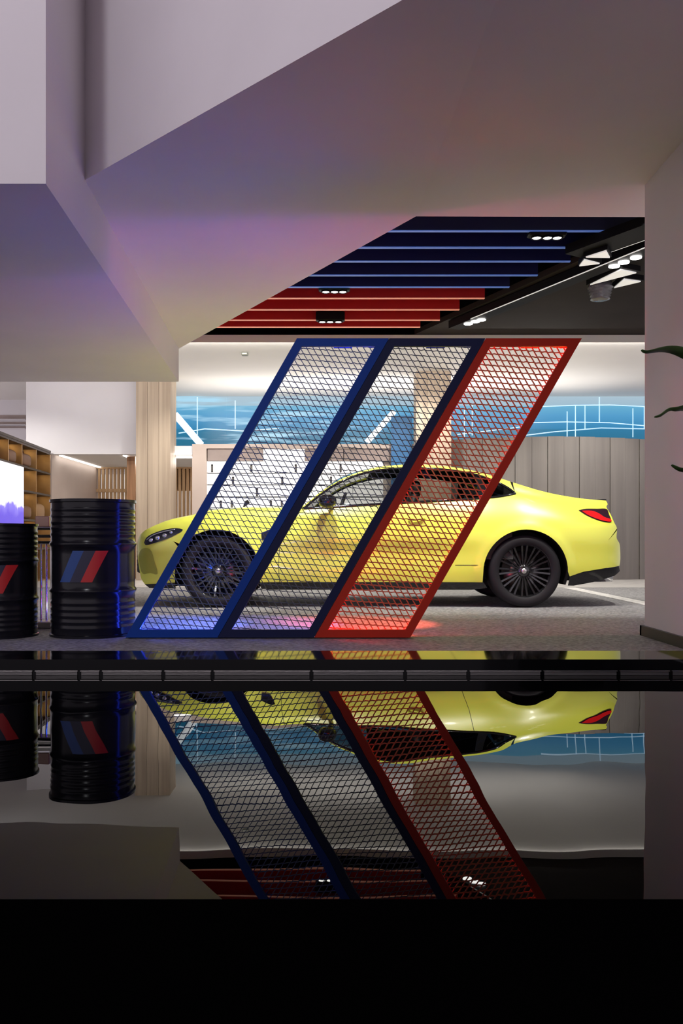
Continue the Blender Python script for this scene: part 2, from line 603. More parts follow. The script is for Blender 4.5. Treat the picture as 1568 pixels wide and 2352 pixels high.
tr = thing('light_track', on_z(1250, 670, 3.148), 'black diagonal light track hanging under the taupe ceiling', 'light track')
ta, tb = on_z(1043, 756, 3.148), on_z(1500, 572, 3.148)
fix_normals(beam('beam', ta, tb, .16, .09, black_metal, tr))
_s = Vector(((tb - ta).y, -(tb - ta).x, 0)).normalized()
fix_normals(beam('edge_light', ta + _s * .085 + (tb - ta) * .15, tb + _s * .085, .006, .008, softbox, tr))
for x, y in ((1075, 745), (1091, 740), (1105, 736), (1410, 613), (1432, 604), (1460, 593)):
    p = on_z(x, y, 3.138)
    MB().lathe([(0, .012), (.05, .012), (.05, 0), (0, -.004)], p, 16).build('lamp', lamp_face, tr, smooth=True)
du = thing('ceiling_duct', on_z(1410, 560, 3.2), 'black ventilation duct with a thin bright edge near the wall', 'duct')
da, db = on_z(1325, 590, 3.17), on_z(1520, 520, 3.17)
fix_normals(beam('duct_body', da, db, .3, .08, black_metal, du))
_s = Vector(((db - da).y, -(db - da).x, 0)).normalized()
fix_normals(beam('edge_light', da - _s * .155, db - _s * .155, .01, .012, softbox, du))
# ribbed round lamp and angular panel lamps
rl = thing('pendant_lamp', on_z(1378, 690, 3.0), 'round ribbed grey glass lamp hanging under the taupe ceiling', 'lamp')
c = ORIGIN[rl]
prof = [(0, 0.0), (.06, .0)]
for i in range(9):
    r = .125 - .03 * abs(i - 4) / 4
    prof += [(r, .01 + i * .028), (r - .012, .024 + i * .028)]
prof += [(.05, .275), (0, .275)]
MB().lathe(prof, c, 28).build('glass_shade', grey_glass, rl, smooth=True)
MB().lathe([(.02, .27), (.02, .42), (.07, .42), (.07, .46)], c, 12).build('stem', black_metal, rl, smooth=True)
pl_defs = [((1345, 592), (1396, 585), (1378, 600), 'small tapered white lamp panel highest beside the duct'),
           ((1330, 612), (1359, 602), (1336, 623), 'small tapered white lamp panel beside the track'),
           ((1355, 655), (1443, 624), (1360, 650), 'long narrow white lamp panel above the ribbed lamp'),
           ((1410, 662), (1452, 645), (1452, 655), 'short white lamp panel beyond the ribbed lamp')]
for (a, b, c2, lab) in pl_defs:
    z0 = 3.12
    pa, pb, pc = on_z(*a, z0), on_z(*b, z0), on_z(*c2, z0)
    t = thing('panel_lamp', (pa + pb) / 2, lab, 'lamp', 'angular white panel lamps')
    w = (pb - pa).normalized()
    n_ = Vector((w.y, -w.x, 0))
    poly = [pa, pa + (pb - pa) * .5 + n_ * .05, pb + n_ * .10, pb - n_ * .10]
    fix_normals(MB().prism(poly, (0, 0, .012)).build('diffuser', softbox, t))
    cc = sum((Vector(p) for p in poly), Vector()) / 4
    poly2 = [cc + (p - cc) * 1.18 for p in poly]
    fix_normals(MB().prism([tuple(p + Vector((0, 0, .013))) for p in poly2], (0, 0, .05)).build('housing', black_metal, t))
    MB().tube([cc + Vector((0, 0, .06)), cc + Vector((0, 0, .125))], .015, 8).build('stem', black_metal, t)

# ------------------------------------------------------------------ rear hall: bulkhead, recess, partition, screen
wl = thing('wall_bulkhead', (-3.9, 14, 2.0), 'white boxed bulkhead wall above the lit recess', 'wall')
wl['kind'] = 'structure'
zbk = P(0, 1043, 13.9)[2]
MB().box(P(60, 0, 13.9)[0], P(335, 0, 13.9)[0], 13.9, 14.1, zbk, 3.21).build('bulkhead_face', white_paint, wl)
MB().box(P(118, 0, 13.9)[0], P(335, 0, 13.9)[0], 13.905, 16.8, zbk + .005, zbk + .06).build('recess_ceiling', cream_paint, wl)
MB().box(P(60, 0, 13.9)[0], P(118, 0, 13.9)[0], 13.91, 16.8, 0, zbk + .05).build('recess_side', beige_wall, wl)
MB().box(P(118, 0, 13.9)[0] + .06, P(118, 0, 13.9)[0] + .10, 14.1, 16.4, zbk - .012, zbk + .004).build('light_line', white_led, wl)
MB().box(P(292, 0, 14.3)[0] - .02, P(292, 0, 14.3)[0] + .02, 14.1, 15.6, zbk - .012, zbk + .004).build('light_line', white_led, wl)

# slatted timber screens in the recess, lit wall behind
sc = thing('slat_screen', P(255, 1241 + 90, 16.5)[:2] + (0.004,), 'tan timber slat screen in the lit recess behind the tall drum', 'slat screen')
x0, x1 = P(216, 0, 16.5)[0], P(312, 0, 16.5)[0]
zt_, zr = P(0, 1077, 16.5)[2], P(0, 1127, 16.5)[2]
for i in range(11):
    xx = x0 + (x1 - x0) * (i + .2) / 11
    MB().box(xx, xx + .042, 16.46, 16.54, .004, zt_).build('slat', wood_slat, sc)
MB().box(x0, x1, 16.44, 16.56, zr - .03, zr + .03).build('rail', wood_slat, sc)
MB().box(x0, x1, 16.44, 16.56, zt_, zt_ + .05).build('rail', wood_slat, sc)
sc = thing('slat_screen', P(420, 1241 + 90, 16.5)[:2] + (0.004,), 'tan timber slat screen between the front wooden column and portal', 'slat screen')
x0, x1 = P(390, 0, 16.5)[0], P(445, 0, 16.5)[0]
for i in range(6):
    xx = x0 + (x1 - x0) * (i + .2) / 6
    MB().box(xx, xx + .05, 16.46, 16.54, .004, zt_).build('slat', wood_slat, sc)
MB().box(x0, x1, 16.56, 16.6, zr, zt_).build('back_board', wood_slat, sc)
MB().box(x0, x1, 16.44, 16.56, zt_, zt_ + .05).build('rail', wood_slat, sc)
lw = MB().box(P(200, 0, 16.9)[0], P(450, 0, 16.9)[0], 16.82, 16.9, .3, 1.9).build('light_wall', lightbox)
tag(lw, 'glowing white light wall behind the timber slats', 'light wall')
po = MB().box(P(294, 0, 14.2)[0], P(313, 0, 14.2)[0], 14.12, 14.3, .004, zbk - .014).build('timber_post', wood_orange)
tag(po, 'orange timber post next to the slat screen', 'post')

# wooden columns
def column(xa, xb, d, label):
    x0, x1 = P(xa, 0, d)[0], P(xb, 0, d)[0]
    t = thing('wooden_column', ((x0 + x1) / 2, d + .25, .004), label, 'column', 'wood clad columns')
    n = 3
    w = (x1 - x0) / n
    for i in range(n):
        MB().box(x0 + i * w + .002, x0 + (i + 1) * w - .002, d, d + .02, .004, 3.21).build('cladding_plank', wood_beige, t)
        MB().box(x1 - .02, x1, d + .021 + i * .155, d + .021 + (i + 1) * .155 - .003, .004, 3.21).build('cladding_plank', wood_beige, t)
    MB().box(x0 + .003, x1 - .021, d + .021, d + .48, .004, 3.21).build('core', wood_beige, t)


column(312, 391, 13.55, 'beige wood clad column behind the car bonnet')
column(955, 1036, 13.3, 'beige wood clad column seen through the mesh screen')

# low partition with portal, light-box wall
pa_ = thing('wall_partition', (-1, 14.2, 0), 'beige low partition wall around the white light boxes', 'wall')
pa_['kind'] = 'structure'
zp = P(0, 1020, 14.0)[2]
MB().box(P(336, 0, 13.9)[0], P(440, 0, 13.9)[0], 13.9, 14.1, zbk, zbk + .13).build('header', white_paint, pa_)
MB().box(P(336, 0, 13.9)[0], P(440, 0, 13.9)[0], 14.1, 16.8, zbk + .005, zbk + .06).build('recess_ceiling', cream_paint, pa_)
MB().box(P(404, 0, 13.9)[0] - .05, P(440, 0, 13.9)[0], 13.885, 13.9, zbk - .012, zbk + .012).build('light_line', white_led, pa_)
MB().box(P(441, 0, 14)[0], P(474, 0, 14)[0], 14.0, 14.4, .004, zp).build('portal_side', beige_wall, pa_)
MB().box(P(474, 0, 14)[0], P(950, 0, 14)[0], 14.0, 14.4, P(0, 1030, 14)[2], zp).build('portal_head', beige_wall, pa_)
MB().box(P(474, 0, 14)[0], P(1040, 0, 14)[0], 14.12, 14.4, .004, P(0, 1030, 14)[2]).build('backing', beige_wall, pa_)
ytop = [1031, 1058]
for xa, xb, mm in ((476, 602, taupe_block), (604, 699, lightbox), (701, 788, taupe_block), (790, 898, taupe_block)):
    a, b = P(xa, ytop[0], 14), P(xb, ytop[1], 14)
    MB().box(a[0], b[0], 14.03, 14.12, b[2], a[2]).build('upper_panel', mm, pa_)
bw = thing('light_box_wall', (P(680, 0, 14.05)[0], 14.1, .05), 'white backlit panel wall with rows of dark slots behind the car', 'light wall')
rys = [1059, 1087, 1114, 1142, 1170, 1198, 1226, 1254, 1282, 1310]
rjs = [[475, 577, 679, 782, 880], [475, 535, 648, 760, 880], [475, 590, 700, 810, 880], [475, 520, 632, 745, 880], [475, 577, 679, 782, 880], [475, 535, 648, 760, 880], [475, 590, 700, 810, 880], [475, 520, 632, 745, 880], [475, 577, 679, 782, 880]]
slots = [[487, 577, 679, 782], [535, 648, 760], [590, 700], [507, 532, 622, 647], [], [], [], [], []]
for r in range(9):
    zt1, zb1 = P(0, rys[r], 14.05)[2], P(0, rys[r + 1], 14.05)[2]
    for a, b in zip(rjs[r][:-1], rjs[r][1:]):
        MB().box(P(a, 0, 14.05)[0] + .004, P(b, 0, 14.05)[0] - .004, 14.04, 14.1, zb1 + .014, zt1 - .006).build('light_panel', lightbox, bw)
    for x in slots[r]:
        xx = P(x, 0, 14.03)[0]
        MB().box(xx - .016, xx + .016, 14.02, 14.04, zb1 + .015, zt1 - .055).build('slot', car_black, bw)
        MB().box(xx - .007, xx + .007, 14.016, 14.02, zb1 + .03, zt1 - .08).build('slot_insert', taupe, bw)
_c = P(565, 1158, 14.02)
MB().prism([(_c[0] - .06, 14.02, _c[2] - .07), (_c[0] + .06, 14.02, _c[2] + .02), (_c[0] + .03, 14.02, _c[2] + .07), (_c[0] - .02, 14.02, _c[2] + .05)], (0, .02, 0)).build('tilted_tag', car_black, bw)
MB().box(P(475, 0, 14)[0], P(880, 0, 14)[0], 14.1, 14.118, .15, P(0, 1058, 14)[2]).build('dark_backing', car_black, bw)

bb = thing('banner_panel', P(922, 1241, 13.95)[:2] + (.004,), 'tall blue banner panel beside the wooden column behind the screen', 'banner')
a, b = P(898, 955, 13.9), P(946, 1066, 13.9)
MB().box(a[0], b[0], 13.9, 13.93, .3, a[2]).build('banner_face', mat('banner_blue', (.03, .15, .36), .5), bb)
MB().box(a[0] - .02, b[0] + .02, 13.9, 13.95, .004, .3).build('foot', taupe_block, bb)

# taupe panelled curtain wall on the right of the hall
cu = thing('wall_curtain', (3.4, 13.9, .004), 'taupe wall of tall vertical panels behind the car tail', 'wall')
cu['kind'] = 'structure'
nP = 15
for i in range(nP):
    u0, u1 = i / nP, (i + 1) / nP
    def cpt(u):
        return Vector((1.74 + u * 3.75, 13.95 - .28 * math.sin(math.pi * min(1, u * 1.1)), 0))
    q0, q1 = cpt(u0), cpt(u1 - .0)
    off = .02 if i % 2 else 0.0
    t = (q1 - q0).normalized() * .003
    top = 2.235 + .02 * math.sin(u0 * 4)
    fix_normals(MB().prism([(q0.x + t.x, q0.y + off, .004), (q1.x - t.x, q1.y + off, .004), (q1.x - t.x, q1.y + .08, .004), (q0.x + t.x, q0.y + .08, .004)], (0, 0, top)).build('curtain_panel', taupe, cu))

# blue glowing screen band
def screen_mat():
    m = mat('blue_screen', (.01, .03, .05), .25)
    nt, b = nodes(m)
    tc = nt.nodes.new('ShaderNodeTexCoord')
    sep = nt.nodes.new('ShaderNodeSeparateXYZ')
    nt.links.new(tc.outputs['Object'], sep.inputs['Vector'])
    ramp = nt.nodes.new('ShaderNodeValToRGB')
    mr = nt.nodes.new('ShaderNodeMapRange')
    mr.inputs['From Min'].default_value = 0.30
    mr.inputs['From Max'].default_value = 1.21
    nt.links.new(sep.outputs['Z'], mr.inputs['Value'])
    nt.links.new(mr.outputs['Result'], ramp.inputs['Fac'])
    cr = ramp.color_ramp
    cr.elements[0].position, cr.elements[0].color = 0.10, (.008, .14, .25, 1)
    cr.elements[1].position, cr.elements[1].color = 1.0, (.40, .52, .60, 1)
    for pos, colr in ((.34, (.012, .17, .32, 1)), (.36, (.02, .21, .42, 1)), (.62, (.07, .31, .56, 1)), (.8, (.12, .40, .60, 1)), (.82, (.33, .48, .58, 1))):
        e = cr.elements.new(pos)
        e.color = colr
    # pale cloud-like streaks of the picture on the screen's first third
    nz = nt.nodes.new('ShaderNodeTexNoise')
    nz.inputs['Scale'].default_value = 1.4
    nz.inputs['Detail'].default_value = 3
    mp = nt.nodes.new('ShaderNodeMapping')
    mp.inputs['Scale'].default_value = (.55, 1, 6)
    nt.links.new(tc.outputs['Object'], mp.inputs['Vector'])
    nt.links.new(mp.outputs['Vector'], nz.inputs['Vector'])
    st = nt.nodes.new('ShaderNodeMapRange')
    st.inputs['From Min'].default_value = .50
    st.inputs['From Max'].default_value = .64
    nt.links.new(nz.outputs['Fac'], st.inputs['Value'])
    lf = nt.nodes.new('ShaderNodeMapRange')
    lf.inputs['From Min'].default_value = 0.4
    lf.inputs['From Max'].default_value = -1.1
    nt.links.new(sep.outputs['X'], lf.inputs['Value'])
    mu = nt.nodes.new('ShaderNodeMath')
    mu.operation = 'MULTIPLY'
    nt.links.new(st.outputs['Result'], mu.inputs[0])
    nt.links.new(lf.outputs['Result'], mu.inputs[1])
    mx = nt.nodes.new('ShaderNodeMix')
    mx.data_type = 'RGBA'
    mx.inputs['B'].default_value = (.40, .68, .85, 1)
    nt.links.new(mu.outputs['Value'], mx.inputs['Factor'])
    nt.links.new(ramp.outputs['Color'], mx.inputs['A'])
    nt.links.new(mx.outputs['Result'], b.inputs['Emission Color'])
    b.inputs['Emission Strength'].default_value = 1.0
    return m


scr_mat = screen_mat()
line_mat = mat('screen_line', (.6, .8, .95), .4, emit=(.55, .80, 1.0), estr=.75)
ds = 15.6
scn = thing('led_screen', (0.5, 15.6, 2.0), 'long blue glowing screen band high on the rear wall', 'screen')
pj = [388, 520, 660, 800, 935, 1080, 1230, 1380, 1520, 1640]
for a, b in zip(pj[:-1], pj[1:]):
    MB().box(P(a, 0, ds)[0] + .001, P(b, 0, ds)[0] - .001, ds, ds + .04, 2.28, 3.205).build('screen_pane', scr_mat, scn)
for x, ya, yb in ((1302, 945, 1012), (1321, 930, 1006), (1343, 931, 985), (1376, 912, 970), (1453, 938, 1004), (1479, 935, 985), (1066, 940, 1008), (1084, 930, 1000), (453, 912, 1000), (540, 920, 985)):
    MB().tube([P(x, ya, ds - .02), P(x, yb, ds - .02)], .009, 6).build('light_line', line_mat, scn)
for pts in ([(1240, 934), (1320, 931), (1400, 930), (1482, 934)], [(1215, 971), (1300, 969), (1400, 971), (1482, 978)], [(1205, 1000), (1270, 992), (1380, 983), (1482, 985)],
            [(1050, 998), (1120, 990), (1200, 980)], [(410, 995), (470, 985), (560, 990), (640, 984)]):
    MB().tube([P(x, y, ds - .02) for x, y in pts], .009, 6).build('light_line', line_mat, scn)
tube_mat = mat('pale_tube', (.9, .95, 1), .4, emit=(.85, .95, 1.0), estr=.85)
MB().tube([P(402, 952, ds - .05), P(462, 1022, ds - .05)], .06, 10).build('tube_light', tube_mat, scn)
MB().tube([P(905, 945, ds - .05), P(842, 1016, ds - .05)], .05, 10).build('tube_light', tube_mat, scn)

# left end wall with vent slots
vt = thing('wall_vent', (P(30, 0, 16.0)[0], 16, 2.5), 'three dark ventilation slots high on the white wall', 'vent')
for ya, yb in ((954, 963), (969, 975), (979, 984)):
    a, b = P(-60, ya, 16.0), P(59, yb, 16.0)
    MB().box(a[0], b[0], 15.98, 16.0, b[2], a[2]).build('slot', taupe_block, vt)
    MB().box(a[0], b[0], 15.95, 16.0, b[2] - .012, b[2]).build('slat', white_paint, vt)
wv = MB().box(-8, P(80, 0, 16)[0], 16.0, 16.2, 0, 3.21).build('wall_left', white_paint)
struct(wv, 'white wall carrying the ventilation slots', 'wall')

# ------------------------------------------------------------------ gold cubby cabinet with screen
CXN, CXF, YN, YF, CZ = -4.43, -4.63, 11.0, 13.85, 2.0


def cab(y, z, dx=0.0):
    u = (y - YN) / (YF - YN)
    return (CXN + (CXF - CXN) * u + dx, y, z)


cb = thing('display_cabinet', (-4.75, 12.4, .004), 'gold bronze cubby cabinet along the wall behind the drums', 'cabinet')


def cab_panel(name, y0, y1, z0, z1, d0, d1, m_, parent=cb):
    v = [cab(y0, z0, d0), cab(y0, z0, d1), cab(y1, z0, d1), cab(y1, z0, d0), cab(y0, z1, d0), cab(y0, z1, d1), cab(y1, z1, d1), cab(y1, z1, d0)]
    o = MB().add(v, [(0, 3, 2, 1), (4, 5, 6, 7), (0, 1, 5, 4), (1, 2, 6, 5), (2, 3, 7, 6), (3, 0, 4, 7)]).build(name, m_, parent)
    return fix_normals(o)


ycol = [YN, 11.72, 12.34, 13.06, YF]
zrow = [.004, .50, .92, 1.335, 1.68, CZ]
bronze_dark = mat('dark_bronze', (.06, .04, .025), .4, .5)
cab_panel('back_panel', YN, YF, .004, CZ, -.42, -.40, gold)
for yy in ycol:
    cab_panel('upright', yy - .015, yy + .015, .004, CZ, -.40, 0, gold)
for i, zz in enumerate(zrow):
    cab_panel('shelf', YN, YF, max(.004, zz - .015), zz + .015, -.40, .003, bronze_dark if i else gold)
cab_panel('top_rail', YN, YF, CZ + .015, CZ + .05, -.42, .01, bronze_dark)
for r in range(1, 5):
    for c_ in range(4):
        if c_ < 2 and r < 4:
            continue
        ym = (ycol[c_] + ycol[c_ + 1]) / 2
        cab_panel('shelf_light', ym - .16, ym + .16, zrow[r + 1] - .03, zrow[r + 1] - .016, -.25, -.2, warm_led)
scr = thing('display_screen', cab(11.7, .85), 'bright white and violet screen set into the gold cabinet', 'screen')


def violet_mat():
    m = mat('violet_screen', (.02, .02, .04), .3)
    nt, b = nodes(m)
    tc = nt.nodes.new('ShaderNodeTexCoord')
    sep = nt.nodes.new('ShaderNodeSeparateXYZ')
    nt.links.new(tc.outputs['Object'], sep.inputs['Vector'])
    nz = nt.nodes.new('ShaderNodeTexNoise')
    nz.inputs['Scale'].default_value = 5
    nt.links.new(tc.outputs['Object'], nz.inputs['Vector'])
    ma = nt.nodes.new('ShaderNodeMath')
    ma.operation = 'MULTIPLY_ADD'
    ma.inputs[1].default_value = .25
    nt.links.new(nz.outputs['Fac'], ma.inputs[0])
    nt.links.new(sep.outputs['Z'], ma.inputs[2])
    r = nt.nodes.new('ShaderNodeValToRGB')
    cr = r.color_ramp
    cr.elements[0].position, cr.elements[0].color = .25, (.10, .06, .62, 1)
    cr.elements[1].position, cr.elements[1].color = .40, (.95, .95, 1, 1)
    e = cr.elements.new(.36)
    e.color = (.22, .17, .75, 1)
    nt.links.new(ma.outputs['Value'], r.inputs['Fac'])
    nt.links.new(r.outputs['Color'], b.inputs['Emission Color'])
    b.inputs['Emission Strength'].default_value = 1.25
    return m


cab_panel('screen_face', 11.02, 12.32, .85, 1.66, .006, .03, violet_mat(), scr)
cab_panel('bezel', 11.02, 12.34, .83, .85, .006, .034, bronze_dark, scr)
fr = thing('framed_picture', cab(11.55, 1.62, -.2), 'small framed picture leaning in the top cabinet shelf', 'picture')
cab_panel('picture_frame', 11.40, 11.68, 1.697, 1.94, -.22, -.19, car_black, fr)
cab_panel('picture_sheet', 11.425, 11.655, 1.72, 1.915, -.19, -.186, mat('pale_print', (.62, .6, .55), .6), fr)
cab_panel('picture_motif', 11.49, 11.59, 1.75, 1.83, -.186, -.183, mat('red_print', (.45, .12, .08), .6), fr)


def bag(y, z, w, h, label, m_=leather):
    p = cab(y, z, -.13)
    t = thing('leather_bag', p, label, 'bag', 'bags in the gold cabinet')
    MB().ellipsoid((p[0], p[1], z + h / 2), (.10, w / 2, h / 2), 18, 10, .55).build('bag_body', m_, t, smooth=True)
    MB().tube([(p[0], p[1] - w * .25, z + h * .95), (p[0], p[1] - w * .18, z + h * 1.2), (p[0], p[1] + w * .18, z + h * 1.2), (p[0], p[1] + w * .25, z + h * .95)], .01, 6).build('handle', m_, t, smooth=True)


tan_leather = mat('tan_leather', (.36, .21, .10), .45)
bag(12.72, 1.697, .46, .2, 'dark brown leather bag on the top cabinet shelf')
bag(12.02, 1.697, .40, .19, 'brown leather bag on the top shelf above the screen')
bag(12.72, .937, .48, .20, 'brown leather bag on the cabinet shelf beside the violet screen')
bag(13.46, .937, .46, .26, 'tall tan leather bag in the cabinet corner by the drum', tan_leather)

# ------------------------------------------------------------------ drums
def drum(cx, cy, R, H, label, marks):
    t = thing('oil_drum', (cx, cy, 0), label, 'drum', 'black steel drums')
    prof = [(0, .02 * H), (R * .94, .02 * H), (R * .95, 0), (R * 1.0, 0), (R * 1.0, .018 * H), (R * .965, .022 * H)]
    def rib(z, w, a):
        return [(R * .965, z - w), (R * (.965 + a * .7), z - w * .45), (R * (.965 + a), z), (R * (.965 + a * .7), z + w * .45), (R * .965, z + w)]
    for z in (.07, .115, .16, .205, .25):
        prof += rib(z * H, .016 * H, .014)
    prof += rib(.335 * H, .022 * H, .04)
    prof += [(R * .965, .40 * H), (R * .965, .6 * H)]
    prof += rib(.675 * H, .022 * H, .04)
    for z in (.745, .79, .835, .88, .925):
        prof += rib(z * H, .016 * H, .014)
    prof += [(R * .965, .975 * H), (R * 1.0, .98 * H), (R * 1.0, H), (R * .95, H), (R * .94, .98 * H), (0, .98 * H)]
    MB().lathe(prof, (cx, cy, 0), 72).build('drum_shell', drum_mat, t, angle=50)
    b = MB()
    b.lathe([(0, .985 * H), (.03, .985 * H), (.03, .997 * H), (0, .997 * H)], (cx + R * .55, cy, 0), 16)
    b.build('bung_cap', chrome, t)
    for (u0, u1, z0, z1, sl_, mm, nm) in marks:
        rows_ = []
        for j in range(9):
            v = j / 8
            row = []
            for i in range(9):
                u = u0 + (u1 - u0) * i / 8 + sl_ * (v - .5)
                a = math.asin(max(-1, min(1, u)))
                rr = R * .968
                row.append((cx + rr * math.sin(a), cy - rr * math.cos(a), z0 + (z1 - z0) * v))
            rows_.append(row)
        MB().grid(rows_).build(nm, mm, t, smooth=True)
    return t


def marks(z0, z1, uc):
    w, s = .265, .34
    return [(uc - 1.5 * w, uc - .5 * w, z0, z1, s, mark_blue, 'blue_stripe'), (uc - .5 * w, uc + .5 * w, z0, z1, s, mark_navy, 'navy_stripe'), (uc + .5 * w, uc + 1.5 * w, z0, z1, s, mark_red, 'red_stripe')]


drum(-1.652, 5.80, .2795, .893, 'tall black steel drum with blue and red slanted stripes', marks(.36, .56, .02))
drum(-2.235, 5.72, .235, .735, 'shorter black steel drum cropped by the photo edge', marks(.29, .47, .18))

# chrome stand between the drums
cs = thing('chrome_stand', (-2.137, 6.25, 0), 'slim chrome display stand squeezed between the two drums', 'stand')
c = (-2.137, 6.25)
MB().bevbox(c[0] - .085, c[0] + .085, c[1] - .085, c[1] + .085, 0, .05, .008).build('base', alu, cs)
for dx in (-.055, -.018, .02, .055):
    MB().tube([(c[0] + dx, c[1], .04), (c[0] + dx, c[1], .62)], .008, 8).build('post', chrome, cs)
for z in (.60, .645, .70):
    MB().bevbox(c[0] - .075, c[0] + .075, c[1] - .05, c[1] + .05, z, z + .022, .004).build('collar', chrome, cs)
MB().bevbox(c[0] - .05, c[0] + .05, c[1] - .035, c[1] + .035, .722, .80, .006).build('glass_block', mat('bronze_block', (.3, .17, .12), .2), cs)

# ------------------------------------------------------------------ mesh screen of three slanted panels
YS = 5.55
DEP = .11


def sp(x, y, d=YS):
    q = P(x, y, d)
    return Vector((q[0], d, max(0.0, q[2])))


scrn = thing('mesh_screen', (sp(620, 1464).x, YS + DEP / 2, 0), 'slanted mesh screen of a blue, a navy and a red panel', 'screen')
YT, YB = 777.0, 1464.5
SL = 394.0
tops = [681, 893.5, 1115, 1336.5]


def edge_x(k, y):
    return tops[k] - SL * (y - YT) / (YB - YT)


def clip_line(p, dvec, poly):
    """clip infinite 2-D line p+t*d to convex polygon -> (t0,t1) or None"""
    t0, t1 = -1e9, 1e9
    n = len(poly)
    area = sum(poly[i][0] * poly[(i + 1) % n][1] - poly[(i + 1) % n][0] * poly[i][1] for i in range(n))
    s = 1 if area > 0 else -1
    for i in range(n):
        a, b = poly[i], poly[(i + 1) % n]
        nx, ny = -(b[1] - a[1]) * s, (b[0] - a[0]) * s
        num = nx * (p[0] - a[0]) + ny * (p[1] - a[1])
        den = nx * dvec[0] + ny * dvec[1]
        if abs(den) < 1e-9:
            if num < 0:
                return None
            continue
        t = -num / den
        if den > 0:
            t0 = max(t0, t)
        else:
            t1 = min(t1, t)
    return (t0, t1) if t1 - t0 > 1e-3 else None


def net(poly, y, rad_h, rad_d, shift=0.0):
    """woven wire net in the X-Z plane at depth y: nearly level zigzag wires + slanting wires"""
    b = MB()
    px = YS / F_PX
    pitch_h, pitch_d = 13.2 * px, 14.6 * px
    zs = [q[1] for q in poly]
    xs = [q[0] for q in poly]
    dh = (1.0, -.07)
    n_h = int((max(zs) - min(zs)) / pitch_h) + 12
    for i in range(n_h):
        p0 = ((min(xs) + max(xs)) / 2, min(zs) - 4 * pitch_h + (i + shift) * pitch_h)
        r = clip_line(p0, dh, poly)
        if not r:
            continue
        seg = max(1, int(round((r[1] - r[0]) / (pitch_d * .5))))
        pts = []
        for k in range(seg + 1):
            t = r[0] + (r[1] - r[0]) * k / seg
            ph = round(t / (pitch_d * .5)) % 2
            pts.append((p0[0] + dh[0] * t, y, p0[1] + dh[1] * t + (.7 * px if ph else -.7 * px) + random.uniform(-.4, .4) * px))
        b.tube(pts, rad_h, 4, False)
    dd = Vector((.50, -.866))
    span = (max(xs) - min(xs)) + (max(zs) - min(zs)) * .6
    n_d = int(span / pitch_d) + 8
    for i in range(n_d):
        p0 = (min(xs) - (max(zs) - min(zs)) * .6 + (i + shift) * pitch_d, (min(zs) + max(zs)) / 2)
        p0 = (p0[0] + .3 * (max(zs) - min(zs)), p0[1])
        r = clip_line(p0, dd, poly)
        if not r:
            continue
        seg = max(1, int(round((r[1] - r[0]) / (pitch_h * 1.15))))
        pts = []
        for k in range(seg + 1):
            t = r[0] + (r[1] - r[0]) * k / seg
            pts.append((p0[0] + dd[0] * t + random.uniform(-.6, .6) * px, y + .002, p0[1] + dd[1] * t))
        b.tube(pts, rad_d, 4, False)
    return b


